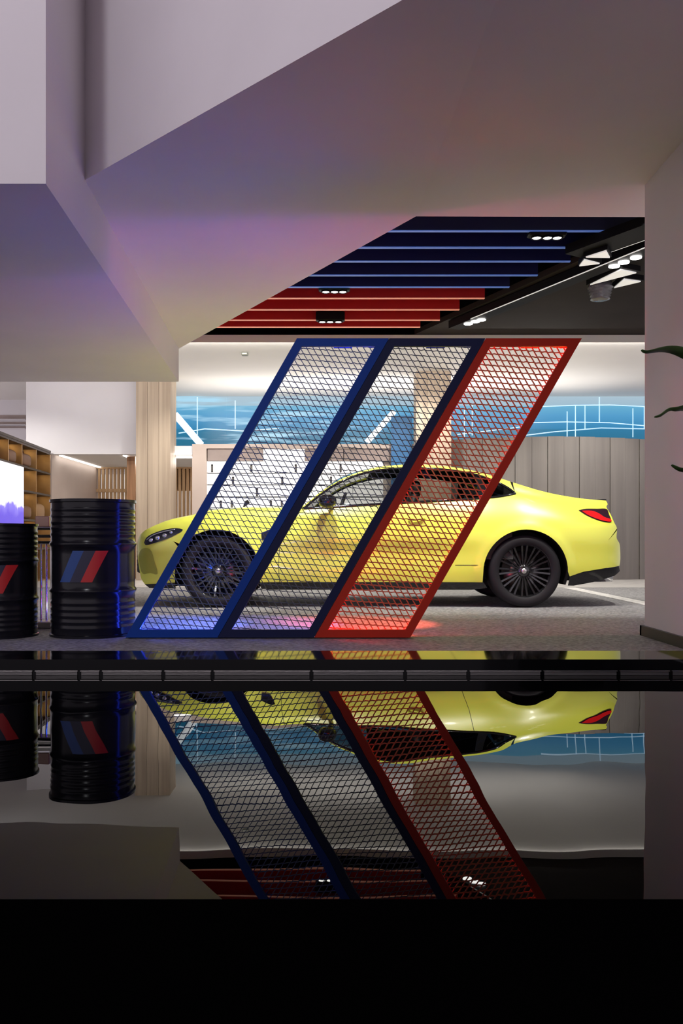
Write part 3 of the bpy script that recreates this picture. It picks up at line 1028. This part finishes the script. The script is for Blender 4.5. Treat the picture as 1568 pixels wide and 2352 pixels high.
pan = [('blue', frame_blue, net_blue, led_blue, 'blue_panel_frame'), ('navy', frame_navy, net_navy, led_violet, 'navy_panel_frame'), ('red', frame_red, net_red, led_red, 'red_panel_frame')]
BW, BH = 22.0, 18.0
for k, (cn, fm, nm, lm, pname) in enumerate(pan):
    g = .6
    out = [sp(edge_x(k, YB) + g, YB), sp(edge_x(k + 1, YB) - g, YB), sp(edge_x(k + 1, YT) - g, YT), sp(edge_x(k, YT) + g, YT)]
    yi0, yi1 = YT + BH, YB - BH
    inn = [sp(edge_x(k, yi1) + BW, yi1), sp(edge_x(k + 1, yi1) - BW, yi1), sp(edge_x(k + 1, yi0) - BW, yi0), sp(edge_x(k, yi0) + BW, yi0)]
    # bottom, right, top, left bars as mitred pieces of this panel
    first = None
    root = None
    mid = [o_ + (i_ - o_) * .42 for o_, i_ in zip(out, inn)]
    for s in range(4):
        a, b_, c_, d_ = out[s], out[(s + 1) % 4], inn[(s + 1) % 4], inn[s]
        e_, f_ = mid[(s + 1) % 4], mid[s]
        mb_ = MB().prism([a, b_, c_, d_], (0, .03, 0))
        mb_.prism([v + Vector((0, .03, 0)) for v in (a, b_, e_, f_)], (0, DEP - .03, 0))
        if root is None:
            root = fix_normals(mb_.build(pname, fm, scrn))
            root['label'] = {'blue': 'bright blue slanted panel frame', 'navy': 'dark navy slanted panel frame', 'red': 'red slanted panel frame'}[cn]
        else:
            fix_normals(mb_.build('frame_bar', fm, root))
    # net
    poly = [(q.x, q.z) for q in [i_ + (o_ - i_) * .15 for o_, i_ in zip(out, inn)]]
    o = net(poly, YS + .045, *((.0035, .0035), (.0035, .0035), (.0050, .0050))[k]).build('wire_net', nm, root)
    o['kind'] = 'stuff'
    # led strips on the inner faces of the rear bars, behind the front lip
    cx_ = sum((q for q in inn), Vector()) / 4
    for s, wdt in ((0, .02), (1, .014), (2, .02), (3, .014)):
        a, b_ = mid[s], mid[(s + 1) % 4]
        a2, b2 = a + (b_ - a) * .02, b_ - (b_ - a) * .02
        nrm = Vector((-(b_ - a).z, 0, (b_ - a).x)).normalized()
        if (cx_ - a).dot(nrm) < 0:
            nrm = -nrm
        q = [a2, b2, b2 + nrm * .004, a2 + nrm * .004]
        q = [v + Vector((0, .06, 0)) for v in q]
        fix_normals(MB().prism(q, (0, wdt, 0)).build('led_strip', lm, root))
    if k == 0:      # glow line on the outer slanting side, towards the drums
        a, b_ = out[0], out[3]
        q = [a + (b_ - a) * .02, b_ - (b_ - a) * .02]
        q = [q[0], q[1], q[1] - Vector((.005, 0, 0)), q[0] - Vector((.005, 0, 0))]
        fix_normals(MB().prism([v + Vector((0, .07, 0)) for v in q], (0, .012, 0)).build('led_strip', led_side, root))
    # floor-wash lamp behind the top bar, aimed at the floor behind the panel
    lx = (out[2].x + out[3].x) / 2
    fx_ = ((edge_x(k, 1422) + edge_x(k + 1, 1422)) / 2 - CX) * 6.6 / F_PX
    lz = out[2].z - .024
    MB().box(lx - .06, lx + .06, YS + DEP, YS + DEP + .02, lz - .012, lz + .022).build('lamp_bracket', fm, root)
    spot_light('floor_wash_lamp', (lx, YS + DEP + .05, lz - .005), (fx_ - .08, 6.6, 0), (900, 450, 900)[k], ((.10, .22, 1.0), (.30, .30, 1.0), (1.0, .12, .06))[k], angle=30, blend=.6, radius=.02)
    # led strip along the rear foot, washing the floor behind
    a, b_ = out[0], out[1]
    MB().box(a.x + .05, b_.x - .02, YS + DEP, YS + DEP + .006, .008, .044).build('foot_led_strip', (foot_blue, foot_violet, foot_red)[k], root)

# ------------------------------------------------------------------ the car
CY = 9.0                       # centre line depth
AXF, AXR, AZ = -1.157, 1.706, .335


def pchip(xs, ys):
    xs, ys = np.array(xs, float), np.array(ys, float)
    h = np.diff(xs)
    dl = np.diff(ys) / h
    m_ = np.zeros_like(xs)
    m_[1:-1] = np.where(dl[:-1] * dl[1:] > 0, 2 * dl[:-1] * dl[1:] / np.where(dl[:-1] + dl[1:] == 0, 1, dl[:-1] + dl[1:]), 0)
    m_[0], m_[-1] = dl[0], dl[-1]

    def f(x):
        x = min(max(x, xs[0]), xs[-1])
        i = int(min(max(np.searchsorted(xs, x) - 1, 0), len(xs) - 2))
        t = (x - xs[i]) / h[i]
        t2, t3 = t * t, t * t * t
        return float((2 * t3 - 3 * t2 + 1) * ys[i] + (t3 - 2 * t2 + t) * h[i] * m_[i] + (-2 * t3 + 3 * t2) * ys[i + 1] + (t3 - t2) * h[i] * m_[i + 1])
    return f


W = pchip([-1.99, -1.95, -1.90, -1.8, -1.6, -1.35, -1.157, -.9, -.5, 0, .6, 1.1, 1.45, 1.706, 2.0, 2.2, 2.4, 2.52, 2.6, 2.66, 2.70],
          [.62, .70, .765, .845, .905, .932, .938, .926, .90, .892, .896, .914, .938, .945, .938, .92, .878, .83, .775, .70, .62])
PROF_PX = [(345, 1212, .76), (362, 1204, .76), (390, 1194, .77), (437, 1184, .77), (475, 1174, .77), (555, 1167, .76), (640, 1166, .74), (690, 1164, .72),
           (735, 1131, .67), (790, 1097, .62), (850, 1077, .585), (900, 1069, .57), (960, 1067, .56), (1030, 1072, .56), (1090, 1082, .57), (1140, 1096, .585),
           (1190, 1112, .61), (1240, 1127, .65), (1290, 1138, .68), (1340, 1145.5, .69), (1391, 1150, .68)]


def px3(x, y, yh):
    d = CY - yh
    return ((x - CX) * d / F_PX, EYE - (y - HOR) * d / F_PX)


_pt = [px3(*p) + (p[2],) for p in PROF_PX]
ZT = pchip([-1.96, -1.90] + [p[0] for p in _pt] + [2.60, 2.7], [.60, .68] + [p[1] for p in _pt] + [.96, .90])
YTOP = pchip([-1.96, -1.90] + [p[0] for p in _pt] + [2.60, 2.7], [.68, .72] + [p[2] for p in _pt] + [.66, .6])
ZBELT = pchip([-2, -1.9, -1.5, -1, -.45, .5, 1.2, 1.6, 1.9, 2.3, 2.55], [.60, .68, .83, .88, .915, .965, 1.0, 1.04, 1.0, .93, .90])
YBELT = pchip([-2, -1.9, -1.5, -1, -.45, 0, .8, 1.3, 1.6, 1.9, 2.3, 2.5, 2.6, 2.7], [.68, .745, .855, .868, .835, .805, .805, .805, .795, .795, .775, .735, .69, .62])
_cache = {}


def Fh(x, z):
    """half width of the body at length x and height z"""
    key = round(x, 4)
    f = _cache.get(key)
    if f is None:
        w, zt_, yt_ = W(x), ZT(x), YTOP(x)
        zs_ = min(.76, .84 * zt_)
        zm_ = min(.64, .70 * zt_)
        zb_ = min(max(ZBELT(x), zs_ + .03), zt_ - .03)
        if zb_ <= zs_:
            zs_ = zb_ - .03
            zm_ = min(zm_, zs_ - .06)
        yb_ = min(YBELT(x), w - .02)
        yt_ = min(yt_, yb_ - .01)
        door = math.exp(-((x - .28) / .75) ** 4)
        f = pchip([.10, .22, .36, .5 * (zm_ + .36), zm_, zs_, zb_, zt_, zt_ + .1],
                  [w - .09, w - .045, w - .018 - .012 * door, w - .010 - .024 * door, w, w - .014, yb_, yt_, yt_ - .06])
        _cache[key] = f
    y = f(z)
    for ax in (AXF, AXR):
        r = math.hypot(x - ax, z - AZ)
        y += .020 * math.exp(-((r - .40) / .055) ** 2) * (1 if z > .2 else .4)
    return y


def xz(px_, py_):
    yh = .85
    for _ in range(6):
        x, z = px3(px_, py_, yh)
        yh = Fh(x, z)
    return (x, z)


def dens(pts, step=.03, closed=True):
    out = []
    n = len(pts)
    for i in range(n if closed else n - 1):
        a, b = pts[i], pts[(i + 1) % n]
        k = max(1, int(math.hypot(b[0] - a[0], b[1] - a[1]) / step))
        out += [(a[0] + (b[0] - a[0]) * j / k, a[1] + (b[1] - a[1]) * j / k) for j in range(k)]
    if not closed:
        out.append(pts[-1])
    return out


def smooth_line(pts, n=10):
    """Catmull-Rom through 2-D points"""
    q = [pts[0]] + list(pts) + [pts[-1]]
    out = []
    for i in range(1, len(q) - 2):
        p0, p1, p2, p3 = (np.array(q[i + j], float) for j in (-1, 0, 1, 2))
        for k in range(n):
            t = k / n
            out.append(tuple(.5 * (2 * p1 + (p2 - p0) * t + (2 * p0 - 5 * p1 + 4 * p2 - p3) * t * t + (3 * p1 - p0 - 3 * p2 + p3) * t ** 3)))
    out.append(tuple(pts[-1]))
    return out


def inside(p, poly):
    c_ = False
    n = len(poly)
    for i in range(n):
        a, b = poly[i], poly[i - 1]
        if (a[1] > p[1]) != (b[1] > p[1]) and p[0] < (b[0] - a[0]) * (p[1] - a[1]) / (b[1] - a[1]) + a[0]:
            c_ = not c_
    return c_


def drape(poly, off=0.0, step=.032, side=-1):
    """triangulated body-side patch over a side-view outline; side -1 = towards the pool"""
    poly = dens(poly, step)
    n = len(poly)
    pts = [Vector(p) for p in poly]
    xs = [p[0] for p in poly]
    zs = [p[1] for p in poly]
    pa = np.array(poly)
    gx = np.arange(min(xs) + step / 2, max(xs), step)
    gz = np.arange(min(zs) + step / 2, max(zs), step)
    for i, x in enumerate(gx):
        for z in gz:
            if inside((x, z), poly) and np.min((pa[:, 0] - x) ** 2 + (pa[:, 1] - z) ** 2) > (step * .55) ** 2:
                pts.append(Vector((x, z)))
    v2, e2, f2, *_ = delaunay_2d_cdt(pts, [], [list(range(n))], 1, 1e-6)
    vs = []
    for p in v2:
        y = Fh(p.x, p.y) + (off(p.x, p.y) if callable(off) else off)
        vs.append((p.x, CY + side * y, p.y))
    fs = [tuple(f) if side < 0 else tuple(reversed(f)) for f in f2]
    # make the normals face outward
    b = MB()
    b.add(vs, fs)
    return b


def arc(cx, cz, r, a0, a1, n=28):
    return [(cx + r * math.cos(math.radians(a0 + (a1 - a0) * i / n)), cz + r * math.sin(math.radians(a0 + (a1 - a0) * i / n))) for i in range(n + 1)]


car = thing('sports_car', (.35, CY, 0), 'bright yellow two-door sports coupe parked behind the mesh screen', 'car')
RA = .392
# ---- outlines
top = [xz_ for xz_ in [(p[0], p[1]) for p in _pt]]
top_s = smooth_line(top, 8)
nose = [px3(334, 1342, .74), px3(324, 1328, .73), px3(319, 1300, .72), px3(315, 1265, .72), px3(314, 1247, .72), px3(319, 1231, .73), px3(330, 1220, .74), px3(345, 1212, .76)]
nose_s = smooth_line(nose, 6)
tail = [px3(1391, 1150, .68), px3(1394, 1158, .68), px3(1391, 1165, .69), px3(1399, 1182, .69), px3(1404, 1200, .69), px3(1411, 1214, .69), px3(1409, 1236, .69),
        px3(1421, 1252, .69), px3(1424, 1282, .68), px3(1421, 1299, .68)]
tail_s = smooth_line(tail, 5)


def tops_between(xa, xb):
    return [p for p in top_s if xa - 1e-6 <= p[0] <= xb + 1e-6]


win_bot = smooth_line([xz(*p) for p in [(697, 1168), (735, 1166), (870, 1158), (1000, 1151), (1100, 1145), (1150, 1140), (1183, 1134)]], 6)
win_top = smooth_line([xz(*p) for p in [(697, 1168), (722, 1147), (762, 1118), (805, 1097), (850, 1083.5), (900, 1077), (960, 1075), (1030, 1079.5), (1090, 1090), (1135, 1105), (1165, 1120), (1183, 1134)]], 6)
door_f = [xz(652, 1169), xz(646, 1210), xz(640, 1290), xz(642, 1337)]
door_r = [xz(1090, 1146), xz(1078, 1195), xz(1050, 1270), xz(1005, 1337)]
sill_f = xz(593, 1337)
front_low = xz(402, 1338)
af = arc(AXF, AZ, RA, 0, 180)      # from rear side over the top to the front side
ar = arc(AXR, AZ, RA, 0, 180)
zsill = xz(800, 1337)[1]
x_seam_arch = [p for p in af if p[0] < AXF - .30][0]

G = .002
fender = ([p for p in top_s if p[0] <= door_f[0][0]] + [door_f[0]] + smooth_line(door_f, 4)[1:] + [(AXF + RA + .01, zsill), (AXF + RA, AZ)] +
          [p for p in af if p[0] >= x_seam_arch[0]][1:] + [xz(398, 1243), xz(372, 1248), xz(345, 1240)])
bumper = nose_s[:-1] + [xz(345, 1212), xz(345, 1240), xz(372, 1248), xz(398, 1243)] + [p for p in af if p[0] < x_seam_arch[0]] + [front_low]
i_rear = [p for p in win_bot if p[0] <= door_r[0][0]]
door = [door_f[0]] + [(p[0], p[1]) for p in i_rear if p[0] > door_f[0][0] + .01] + smooth_line(door_r, 4) + list(reversed(smooth_line(door_f, 4)))[:-1]
quarter = (smooth_line(door_r, 4)[::-1] + [p for p in win_bot if p[0] > door_r[0][0] + .01] + tops_between(win_bot[-1][0] + .005, 9) + tail_s[1:26] +
           [xz(1397, 1240), xz(1394, 1304), xz(1340, 1313), xz(1308, 1324)] + [p for p in ar if p[1] > AZ - .001][::1] + [(AXR - RA - .004, zsill)])
rear_b = tail_s[26:] + [xz(1394, 1304.5), xz(1397, 1240.5)]
x_rail_end = win_bot[-1][0]
rail = tops_between(-9, x_rail_end + .004)
rail = [p for p in rail if p[0] >= top[7][0] - .001]
rail = rail + list(reversed(win_top))
for nm, poly, mt in (('front_fender', fender, paint), ('front_bumper', bumper, paint), ('door', door, paint), ('rear_quarter', quarter, paint), ('rear_bumper', rear_b, paint), ('roof_rail', rail, paint)):
    for sd in (-1, 1):
        o = drape(poly, 0, .03, sd).build(nm, mt, car, smooth=True)
        if nm == 'door' and sd == -1:
            near_door = o
        if nm == 'front_fender' and sd == -1:
            near_fender = o

# black lower trims
skirt = [xz(596, 1337.5), xz(1110, 1337.5), xz(1118, 1350), xz(1100, 1353), xz(600, 1353)]
diff = [xz(1308, 1325), xz(1340, 1314), xz(1394, 1305), xz(1420, 1300), px3(1421, 1311, .66), px3(1405, 1322, .7), px3(1360, 1336, .8), px3(1315, 1345, .86), xz(1303, 1345)]
split = [px3(333, 1341.5, .74), xz(402, 1338.5), xz(404, 1352), px3(345, 1350, .75)]
for nm, poly in (('side_skirt', skirt), ('rear_diffuser', diff), ('front_splitter', split)):
    for sd in (-1, 1):
        drape(poly, .006, .03, sd).build(nm, car_gloss, car, smooth=True)

# surfaces across the car, from one side outline to the other
def across(pts, crown, name, m_, ny=16, fc=None):
    rows_ = []
    for i, (x, z) in enumerate(pts):
        a, b = pts[max(0, i - 1)], pts[min(len(pts) - 1, i + 1)]
        tx, tz = b[0] - a[0], b[1] - a[1]
        l = math.hypot(tx, tz) or 1
        nx, nz = -tz / l, tx / l
        yh = Fh(x, z)
        row = []
        for j in range(ny + 1):
            u = -1 + 2 * j / ny
            cr_ = crown if not isinstance(crown, tuple) else float(np.interp(i / (len(pts) - 1), [0, .5, 1], crown))
            c_ = cr_ * (1 - abs(u) ** 2.2)
            row.append((x + nx * c_, CY + u * yh, z + nz * c_))
        rows_.append(row)
    return fix_out(MB().grid(rows_).build(name, m_, car, smooth=True))


def fix_out(o):
    return o


ix = lambda k: top[k][0]
across(nose_s, (.07, .10, .035), 'nose', paint)
hood = across(tops_between(ix(0), ix(7)), .035, 'bonnet', paint)
across(tops_between(ix(7), ix(11)), (.035, .05, .02), 'windscreen', window_glass)
across(tops_between(ix(11), ix(14)), .02, 'roof', paint)
across(tops_between(ix(14), ix(17)), (.02, .03, .03), 'rear_window', dark_glass)
across(tops_between(ix(17), ix(20)), (.03, .02, .015), 'boot_lid', paint)
across(tail_s, (.015, .05, .07), 'tail', paint)
# spoiler lip
_sp = [(p[0], p[1]) for p in tops_between(ix(19), ix(20))]
b = MB()
for sgn in (0,):
    x_, z_ = top[20]
    prof_ = [(x_ - .16, z_ + .004), (x_ - .02, z_ + .018), (x_ + .012, z_ + .016), (x_ + .006, z_ - .004)]
    b.prism([(x, CY - .66, z) for x, z in prof_], (0, 1.32, 0))
fix_normals(b.build('spoiler_lip', car_gloss, car))
# underbody tub (dark, closes the shell below and behind the arches)
ub = MB()
ub.bevbox(AXF + .42, AXR - .42, CY - .80, CY + .80, .16, .50, .03)
ub.bevbox(AXR - .47, AXR + .47, CY - .52, CY + .52, .22, .78, .03)
ub.bevbox(AXF - .47, AXF + .47, CY - .52, CY + .52, .18, .74, .03)
ub.bevbox(AXR + .42, 2.56, CY - .62, CY + .62, .24, .74, .03)
ub.bevbox(-1.82, AXF - .42, CY - .60, CY + .60, .18, .60, .03)
ub.build('underbody', black_matte, car)
# wheel arch liners
for ax in (AXF, AXR):
    for sd in (-1, 1):
        rows_ = []
        for (x, z) in arc(ax, AZ, RA + .004, -18, 198, 30):
            yo = Fh(x, z) - .004
            rows_.append([(x, CY + sd * yo, z), (x, CY + sd * (yo - .03), z), (x, CY + sd * .52, z)])
        MB().grid(rows_).build('wheel_arch', black_matte, car, smooth=True)

# windows: black surround and glass
div_top, div_bot = xz(1092, 1090), xz(1104, 1145)
wt_f = [p for p in win_top if p[0] <= div_top[0]]
wb_f = [p for p in win_bot if p[0] <= div_bot[0]]
wt_r = [p for p in win_top if p[0] > div_top[0] + .035]
wb_r = [p for p in win_bot if p[0] > div_bot[0] + .035]
for sd in (-1, 1):
    drape(wb_f + wt_f[::-1][:-1], -.012, .04, sd).build('door_window', window_glass, car, smooth=True)
    drape(wb_r[:-1] + [win_bot[-1]] + wt_r[:-1][::-1], -.012, .04, sd).build('quarter_window', dark_glass, car, smooth=True)
    drape([wb_f[-1], wb_r[0], wt_r[0], wt_f[-1]], -.006, .03, sd).build('window_pillar', car_gloss, car, smooth=True)
    for ln in (win_bot, win_top):
        b = MB()
        b.tube([(x, CY + sd * (Fh(x, z) + .001), z) for x, z in ln], .012, 6)
        b.build('window_trim', car_gloss, car, smooth=True)

# headlights, tail lights, vents
hl = smooth_line([xz(*p) for p in [(331, 1246), (337, 1234), (352, 1225), (376, 1217), (402, 1213), (420, 1217), (404, 1228), (380, 1239), (356, 1247), (336, 1252), (331, 1246)]], 4)[:-1]
tl = smooth_line([xz(*p) for p in [(1328, 1172), (1345, 1168.5), (1370, 1168.5), (1392, 1169), (1398, 1182), (1403, 1199), (1385, 1198), (1365, 1192), (1345, 1183), (1328, 1172)]], 4)[:-1]
tl_in = smooth_line([xz(*p) for p in [(1335, 1173), (1358, 1173), (1374, 1179), (1388, 1188), (1401, 1192), (1402, 1198), (1385, 1196), (1366, 1190), (1348, 1182), (1335, 1173)]], 4)[:-1]
vent = smooth_line([xz(*p) for p in [(321, 1300), (319, 1274), (326, 1261), (339, 1259), (348, 1267), (354, 1287), (362, 1318), (345, 1316), (328, 1318), (321, 1300)]], 3)[:-1]
fvent = [xz(*p) for p in [(600, 1224), (624, 1214), (632, 1216), (618, 1236), (602, 1240)]]
for sd in (-1, 1):
    o = drape(hl, .004, .02, sd).build('headlight', lamp_dark, car, smooth=True)
    b = MB()
    cxx = sum(p[0] for p in hl) / len(hl)
    for (px_, py_, r) in ((347, 1241, .022), (362, 1236, .026), (378, 1230, .024), (393, 1223, .018)):
        x, z = xz(px_, py_)
        b.ellipsoid((x, CY + sd * (Fh(x, z) + .006), z), (r, .012, r * .8), 12, 8)
    b.build('reflector', lamp_chrome, o, smooth=True)
    b = MB()
    b.tube([(x, CY + sd * (Fh(x, z) + .006), z) for x, z in smooth_line([xz(*p) for p in [(337, 1240), (352, 1229), (376, 1221), (402, 1216)]], 5)], .006, 6)
    b.build('light_strip', lamp_chrome, o, smooth=True)
    o = drape(tl, .005, .02, sd).build('tail_light', tail_dark, car, smooth=True)
    drape(tl_in, .011, .02, sd).build('red_lens', tail_red, o, smooth=True)
    drape(vent, .004, .02, sd).build('bumper_vent', vent_shade, car, smooth=True)
    drape(fvent, .006, .02, sd).build('fender_vent', car_gloss, car, smooth=True)
    # door handle
    h0, h1 = xz(938, 1196), xz(974, 1191)
    b = MB()
    b.tube([(h0[0], CY + sd * (Fh(*h0) + .004), h0[1]), (h0[0] + .02, CY + sd * (Fh(*h0) + .03), h0[1] + .003), (h1[0] - .02, CY + sd * (Fh(*h1) + .03), h1[1] + .003), (h1[0], CY + sd * (Fh(*h1) + .004), h1[1])], [.010, .013, .013, .010], 8)
    b.build('door_handle', paint, car, smooth=True)
    # mirror
    mx_, mz_ = xz(757, 1153)
    t_ = MB().ellipsoid((mx_ - .02, CY + sd * 1.0, mz_), (.085, .10, .062), 20, 12, .8).build('wing_mirror', car_gloss, car, smooth=True)
    MB().tube([(mx_ + .02, CY + sd * .80, mz_ - .055), (mx_, CY + sd * .93, mz_ - .035)], .022, 8).build('mirror_arm', car_gloss, t_, smooth=True)
# front grille pair on the nose
for sd in (-1, 1):
    b = MB()
    b.bevbox(-2.052, -1.97, CY + sd * .15 - .11, CY + sd * .15 + .11, .30, .60, .012)
    g_ = b.build('grille', car_gloss, car)
    for i in range(6):
        MB().box(-2.056, -2.051, CY + sd * .15 - .09, CY + sd * .15 + .09, .33 + i * .044, .342 + i * .044).build('grille_bar', car_black, g_)
ex = MB()
for dy in (-.42, -.30, .30, .42):
    ex.lathe([(.045, 0), (.052, 0), (.052, .16), (.045, .16), (.045, 0)], (0, 0, 0), 16, 'y')
    n_ = 5 * 16
    vs_ = ex.v[-n_:]
    ex.v[-n_:] = [(2.66 + y_, CY + dy + x_, .27 + z_) for (x_, y_, z_) in vs_]
ex.build('exhaust', chrome, car, smooth=True)
# door seam shadow: thin dark tubes drawn along the panel seams
for nm, line in (('door_gap', smooth_line(door_r, 5)), ('door_gap', smooth_line(door_f, 5)), ('sill_gap', [xz(1045, 1298), xz(1080, 1298), xz(1114, 1298)])):
    b = MB()
    b.tube([(x, CY - Fh(x, z) + .0005, z) for x, z in line], .0028, 6)
    b.build(nm, car_black, car, smooth=True)

# wheels
def wheel_safe(ax, sd, rear):
    yc = CY + sd * (.925 - .135)
    R = .340
    zc = AZ + .005
    tw = .135
    t = MB()
    t.lathe([(.245, -tw * .9), (.30, -tw), (.328, -tw * .9), (.338, -tw * .6), (R, 0), (.338, tw * .6), (.328, tw * .9), (.30, tw), (.262, tw * .97), (.245, tw * .86)], (ax, yc, zc), 56, 'y')
    w_ = t.build('wheel', tyre_mat, car, smooth=True)
    prof_ = [(.246, -.115), (.232, -.10), (.228, .05), (.240, .105), (.252, .122), (.258, .118), (.252, .10)]
    MB().lathe([(r, -sd * h) for r, h in prof_], (ax, yc, zc), 56, 'y').build('rim', rim_mat, w_, smooth=True)
    s = MB()
    n = 12
    for k in range(n):
        a = 2 * math.pi * k / n
        for da in (-1, 1):
            rows_ = []
            for i in range(5):
                u = i / 4
                r = .045 + (.238 - .045) * u
                an = a + da * (.12 * (1 - u) + .105 * u)
                wd = .009 + .003 * u
                yy = .055 + .045 * u ** 1.5
                ca, sa = math.cos(an), math.sin(an)
                row = []
                for off, dep in ((-1, -.035), (-.7, 0), (.7, 0), (1, -.035)):
                    row.append((ax + r * ca - off * wd * sa, yc + sd * (yy + dep), zc + r * sa + off * wd * ca))
                rows_.append(row)
            s.grid(rows_)
    s.build('spokes', rim_mat, w_)
    MB().lathe([(r, -sd * h) for r, h in [(0, .075), (.03, .074), (.05, .066), (.066, .05), (.07, .02), (.07, 0)]], (ax, yc, zc), 28, 'y').build('hub', rim_mat, w_, smooth=True)
    MB().lathe([(r, -sd * h) for r, h in [(0, .079), (.022, .079), (.026, .073)]], (ax, yc, zc), 20, 'y').build('centre_cap', alu, w_, smooth=True)
    MB().lathe([(r, -sd * h) for r, h in [(.07, .01), (.19, .01), (.19, -.02), (.07, -.02)]], (ax, yc, zc), 40, 'y').build('brake_disc', brake_mat, w_, smooth=True)
    MB().lathe([(r, -sd * h) for r, h in [(0, -.06), (.235, -.06), (.235, -.08), (0, -.08)]], (ax, yc, zc), 32, 'y').build('backing_plate', black_matte, w_)
    cal = [(ax + q[0], q[1]) for q in [(p[0], zc + p[1]) for p in arc(0, 0, .205, 130, 190, 8)]] + [(ax + q[0], q[1]) for q in [(p[0], zc + p[1]) for p in arc(0, 0, .13, 190, 130, 8)]]
    fix_normals(MB().prism([(x, yc + sd * .03, z) for x, z in cal], (0, -sd * .06, 0)).build('brake_caliper', car_black, w_))
    return w_


for ax in (AXF, AXR):
    for sd in (-1, 1):
        wheel_safe(ax, sd, ax == AXR)

# interior
def seat(cx, cy, name='seat'):
    o = MB().ellipsoid((cx, cy, .52), (.27, .25, .10), 20, 10, .5).build(name, seat_mat, car, smooth=True)
    b = MB()
    rows_ = []
    for i in range(10):
        u = i / 9
        x = cx + .22 + .20 * u
        z = .52 + .56 * u
        wd = .25 - .05 * u - (.06 * max(0, u - .8) * 5)
        ring = []
        for k in range(12):
            a = 2 * math.pi * k / 12
            ring.append((x + .06 * math.cos(a), cy + wd * math.copysign(abs(math.sin(a)) ** .6, math.sin(a)), z))
        rows_.append(ring + [ring[0]])
    b.grid(rows_)
    b.build('seat_back', seat_mat, o, smooth=True)
    MB().ellipsoid((cx + .43, cy, 1.13), (.055, .13, .085), 16, 10, .7).build('headrest', seat_mat, o, smooth=True)


for sd in (-1, 1):
    seat(.30, CY + sd * .37)
    seat(1.12, CY + sd * .33, 'rear_seat')
MB().bevbox(-.62, -.10, CY - .72, CY + .72, .60, .90, .06).build('dashboard', seat_mat, car)
_ring = [(-.02 + .06 * math.cos(a), CY - .37 + .18 * math.sin(a), .92 + .17 * math.cos(a)) for a in [2 * math.pi * k / 24 for k in range(25)]]
MB().tube(_ring, .015, 8, False).build('steering_wheel', seat_mat, car, smooth=True)
# roof lining inside
rows_ = []
for (x, z) in tops_between(ix(10), ix(15)):
    yh = Fh(x, z) - .03
    rows_.append([(x, CY + yh * u, z - .03 + .012 * (1 - u * u)) for u in np.linspace(-1, 1, 9)])
MB().grid(rows_).build('roof_lining', seat_mat, car, smooth=True)
rows_ = []
for (x, z) in tops_between(ix(14), ix(18)):
    rows_.append([(x, CY + .70 * u, .98) for u in np.linspace(-1, 1, 5)])
MB().grid(rows_).build('parcel_shelf', seat_mat, car)
for sd in (-1, 1):
    rows_ = []
    for i in range(20):
        x = -.35 + 1.95 * i / 19
        zz = ZBELT(x) - .02
        rows_.append([(x, CY + sd * (Fh(x, .45) - .05), .45), (x, CY + sd * (Fh(x, zz) - .04), zz)])
    MB().grid(rows_).build('door_card', seat_mat, car, smooth=True)

# ------------------------------------------------------------------ plant reaching in from the right
pl = thing('potted_plant', (1.55, 2.75, -.084), 'green strap-leaved plant whose tips reach in from the right', 'plant')
MB().bevbox(1.25, 1.85, 2.45, 3.05, -.3, .25, .02).build('plinth', black_gloss, pl)
MB().lathe([(0, .25), (.16, .25), (.2, .55), (.215, .56), (.2, .57), (.18, .54), (0, .54)], (1.55, 2.75, 0), 32).build('pot', pot_mat, pl, smooth=True)
MB().tube([(1.55, 2.75, .5), (1.56, 2.74, .9), (1.54, 2.75, 1.25)], [.03, .025, .015], 8).build('stem', leaf_mat, pl, smooth=True)


def leaf(pts, widths, name='leaf', fold=.25):
    rows_ = []
    pts = [Vector(p) for p in pts]
    for i, p in enumerate(pts):
        t = (pts[min(i + 1, len(pts) - 1)] - pts[max(i - 1, 0)]).normalized()
        s = t.cross(Vector((0, .55, 1))).normalized()
        up = s.cross(t).normalized()
        w = widths[i]
        rows_.append([p + s * w * u + up * (abs(u) * w * fold) for u in (-1, -.5, 0, .5, 1)])
    o = MB().grid([[tuple(q) for q in r] for r in rows_]).build(name, leaf_mat, pl, smooth=True)
    md = o.modifiers.new('thickness', 'SOLIDIFY')
    md.thickness = .003
    sd_ = o.modifiers.new('smooth', 'SUBSURF')
    sd_.levels = sd_.render_levels = 2
    return o


dL = 2.6
lf = lambda *q: [P(x, y, d) for x, y, d in q]
leaf(lf((1472, 803, 2.55), (1482, 810, 2.55), (1500, 806, 2.56), (1535, 800, 2.58), (1575, 812, 2.6), (1640, 850, 2.63), (1760, 930, 2.68), (1960, 1100, 2.75)), [.003, .007, .009, .016, .022, .026, .024, .012])
leaf(lf((1501, 957, 2.6), (1516, 956, 2.6), (1530, 943, 2.6), (1543, 938, 2.6), (1556, 942, 2.6), (1580, 932, 2.62), (1680, 960, 2.66), (1830, 1040, 2.7), (1960, 1140, 2.75)), [.003, .007, .009, .007, .013, .02, .024, .022, .012])
leaf(lf((1541, 1067, 2.6), (1549, 1072, 2.6), (1560, 1079, 2.6), (1580, 1082, 2.62), (1680, 1080, 2.66), (1830, 1130, 2.7), (1960, 1200, 2.75)), [.003, .006, .008, .014, .024, .022, .012])
for k in range(9):
    a = math.radians(-70 + 35 * k + random.uniform(-8, 8))
    L = random.uniform(.32, .42)
    h0 = random.uniform(1.0, 1.25)
    if math.cos(a) < -.2:
        continue
    pts = [(1.55 + math.cos(a) * L * u, 2.75 + math.sin(a) * L * u, h0 + .28 * u - .4 * u * u) for u in (0, .2, .4, .6, .8, 1)]
    leaf(pts, [.012, .024, .028, .024, .014, .003])
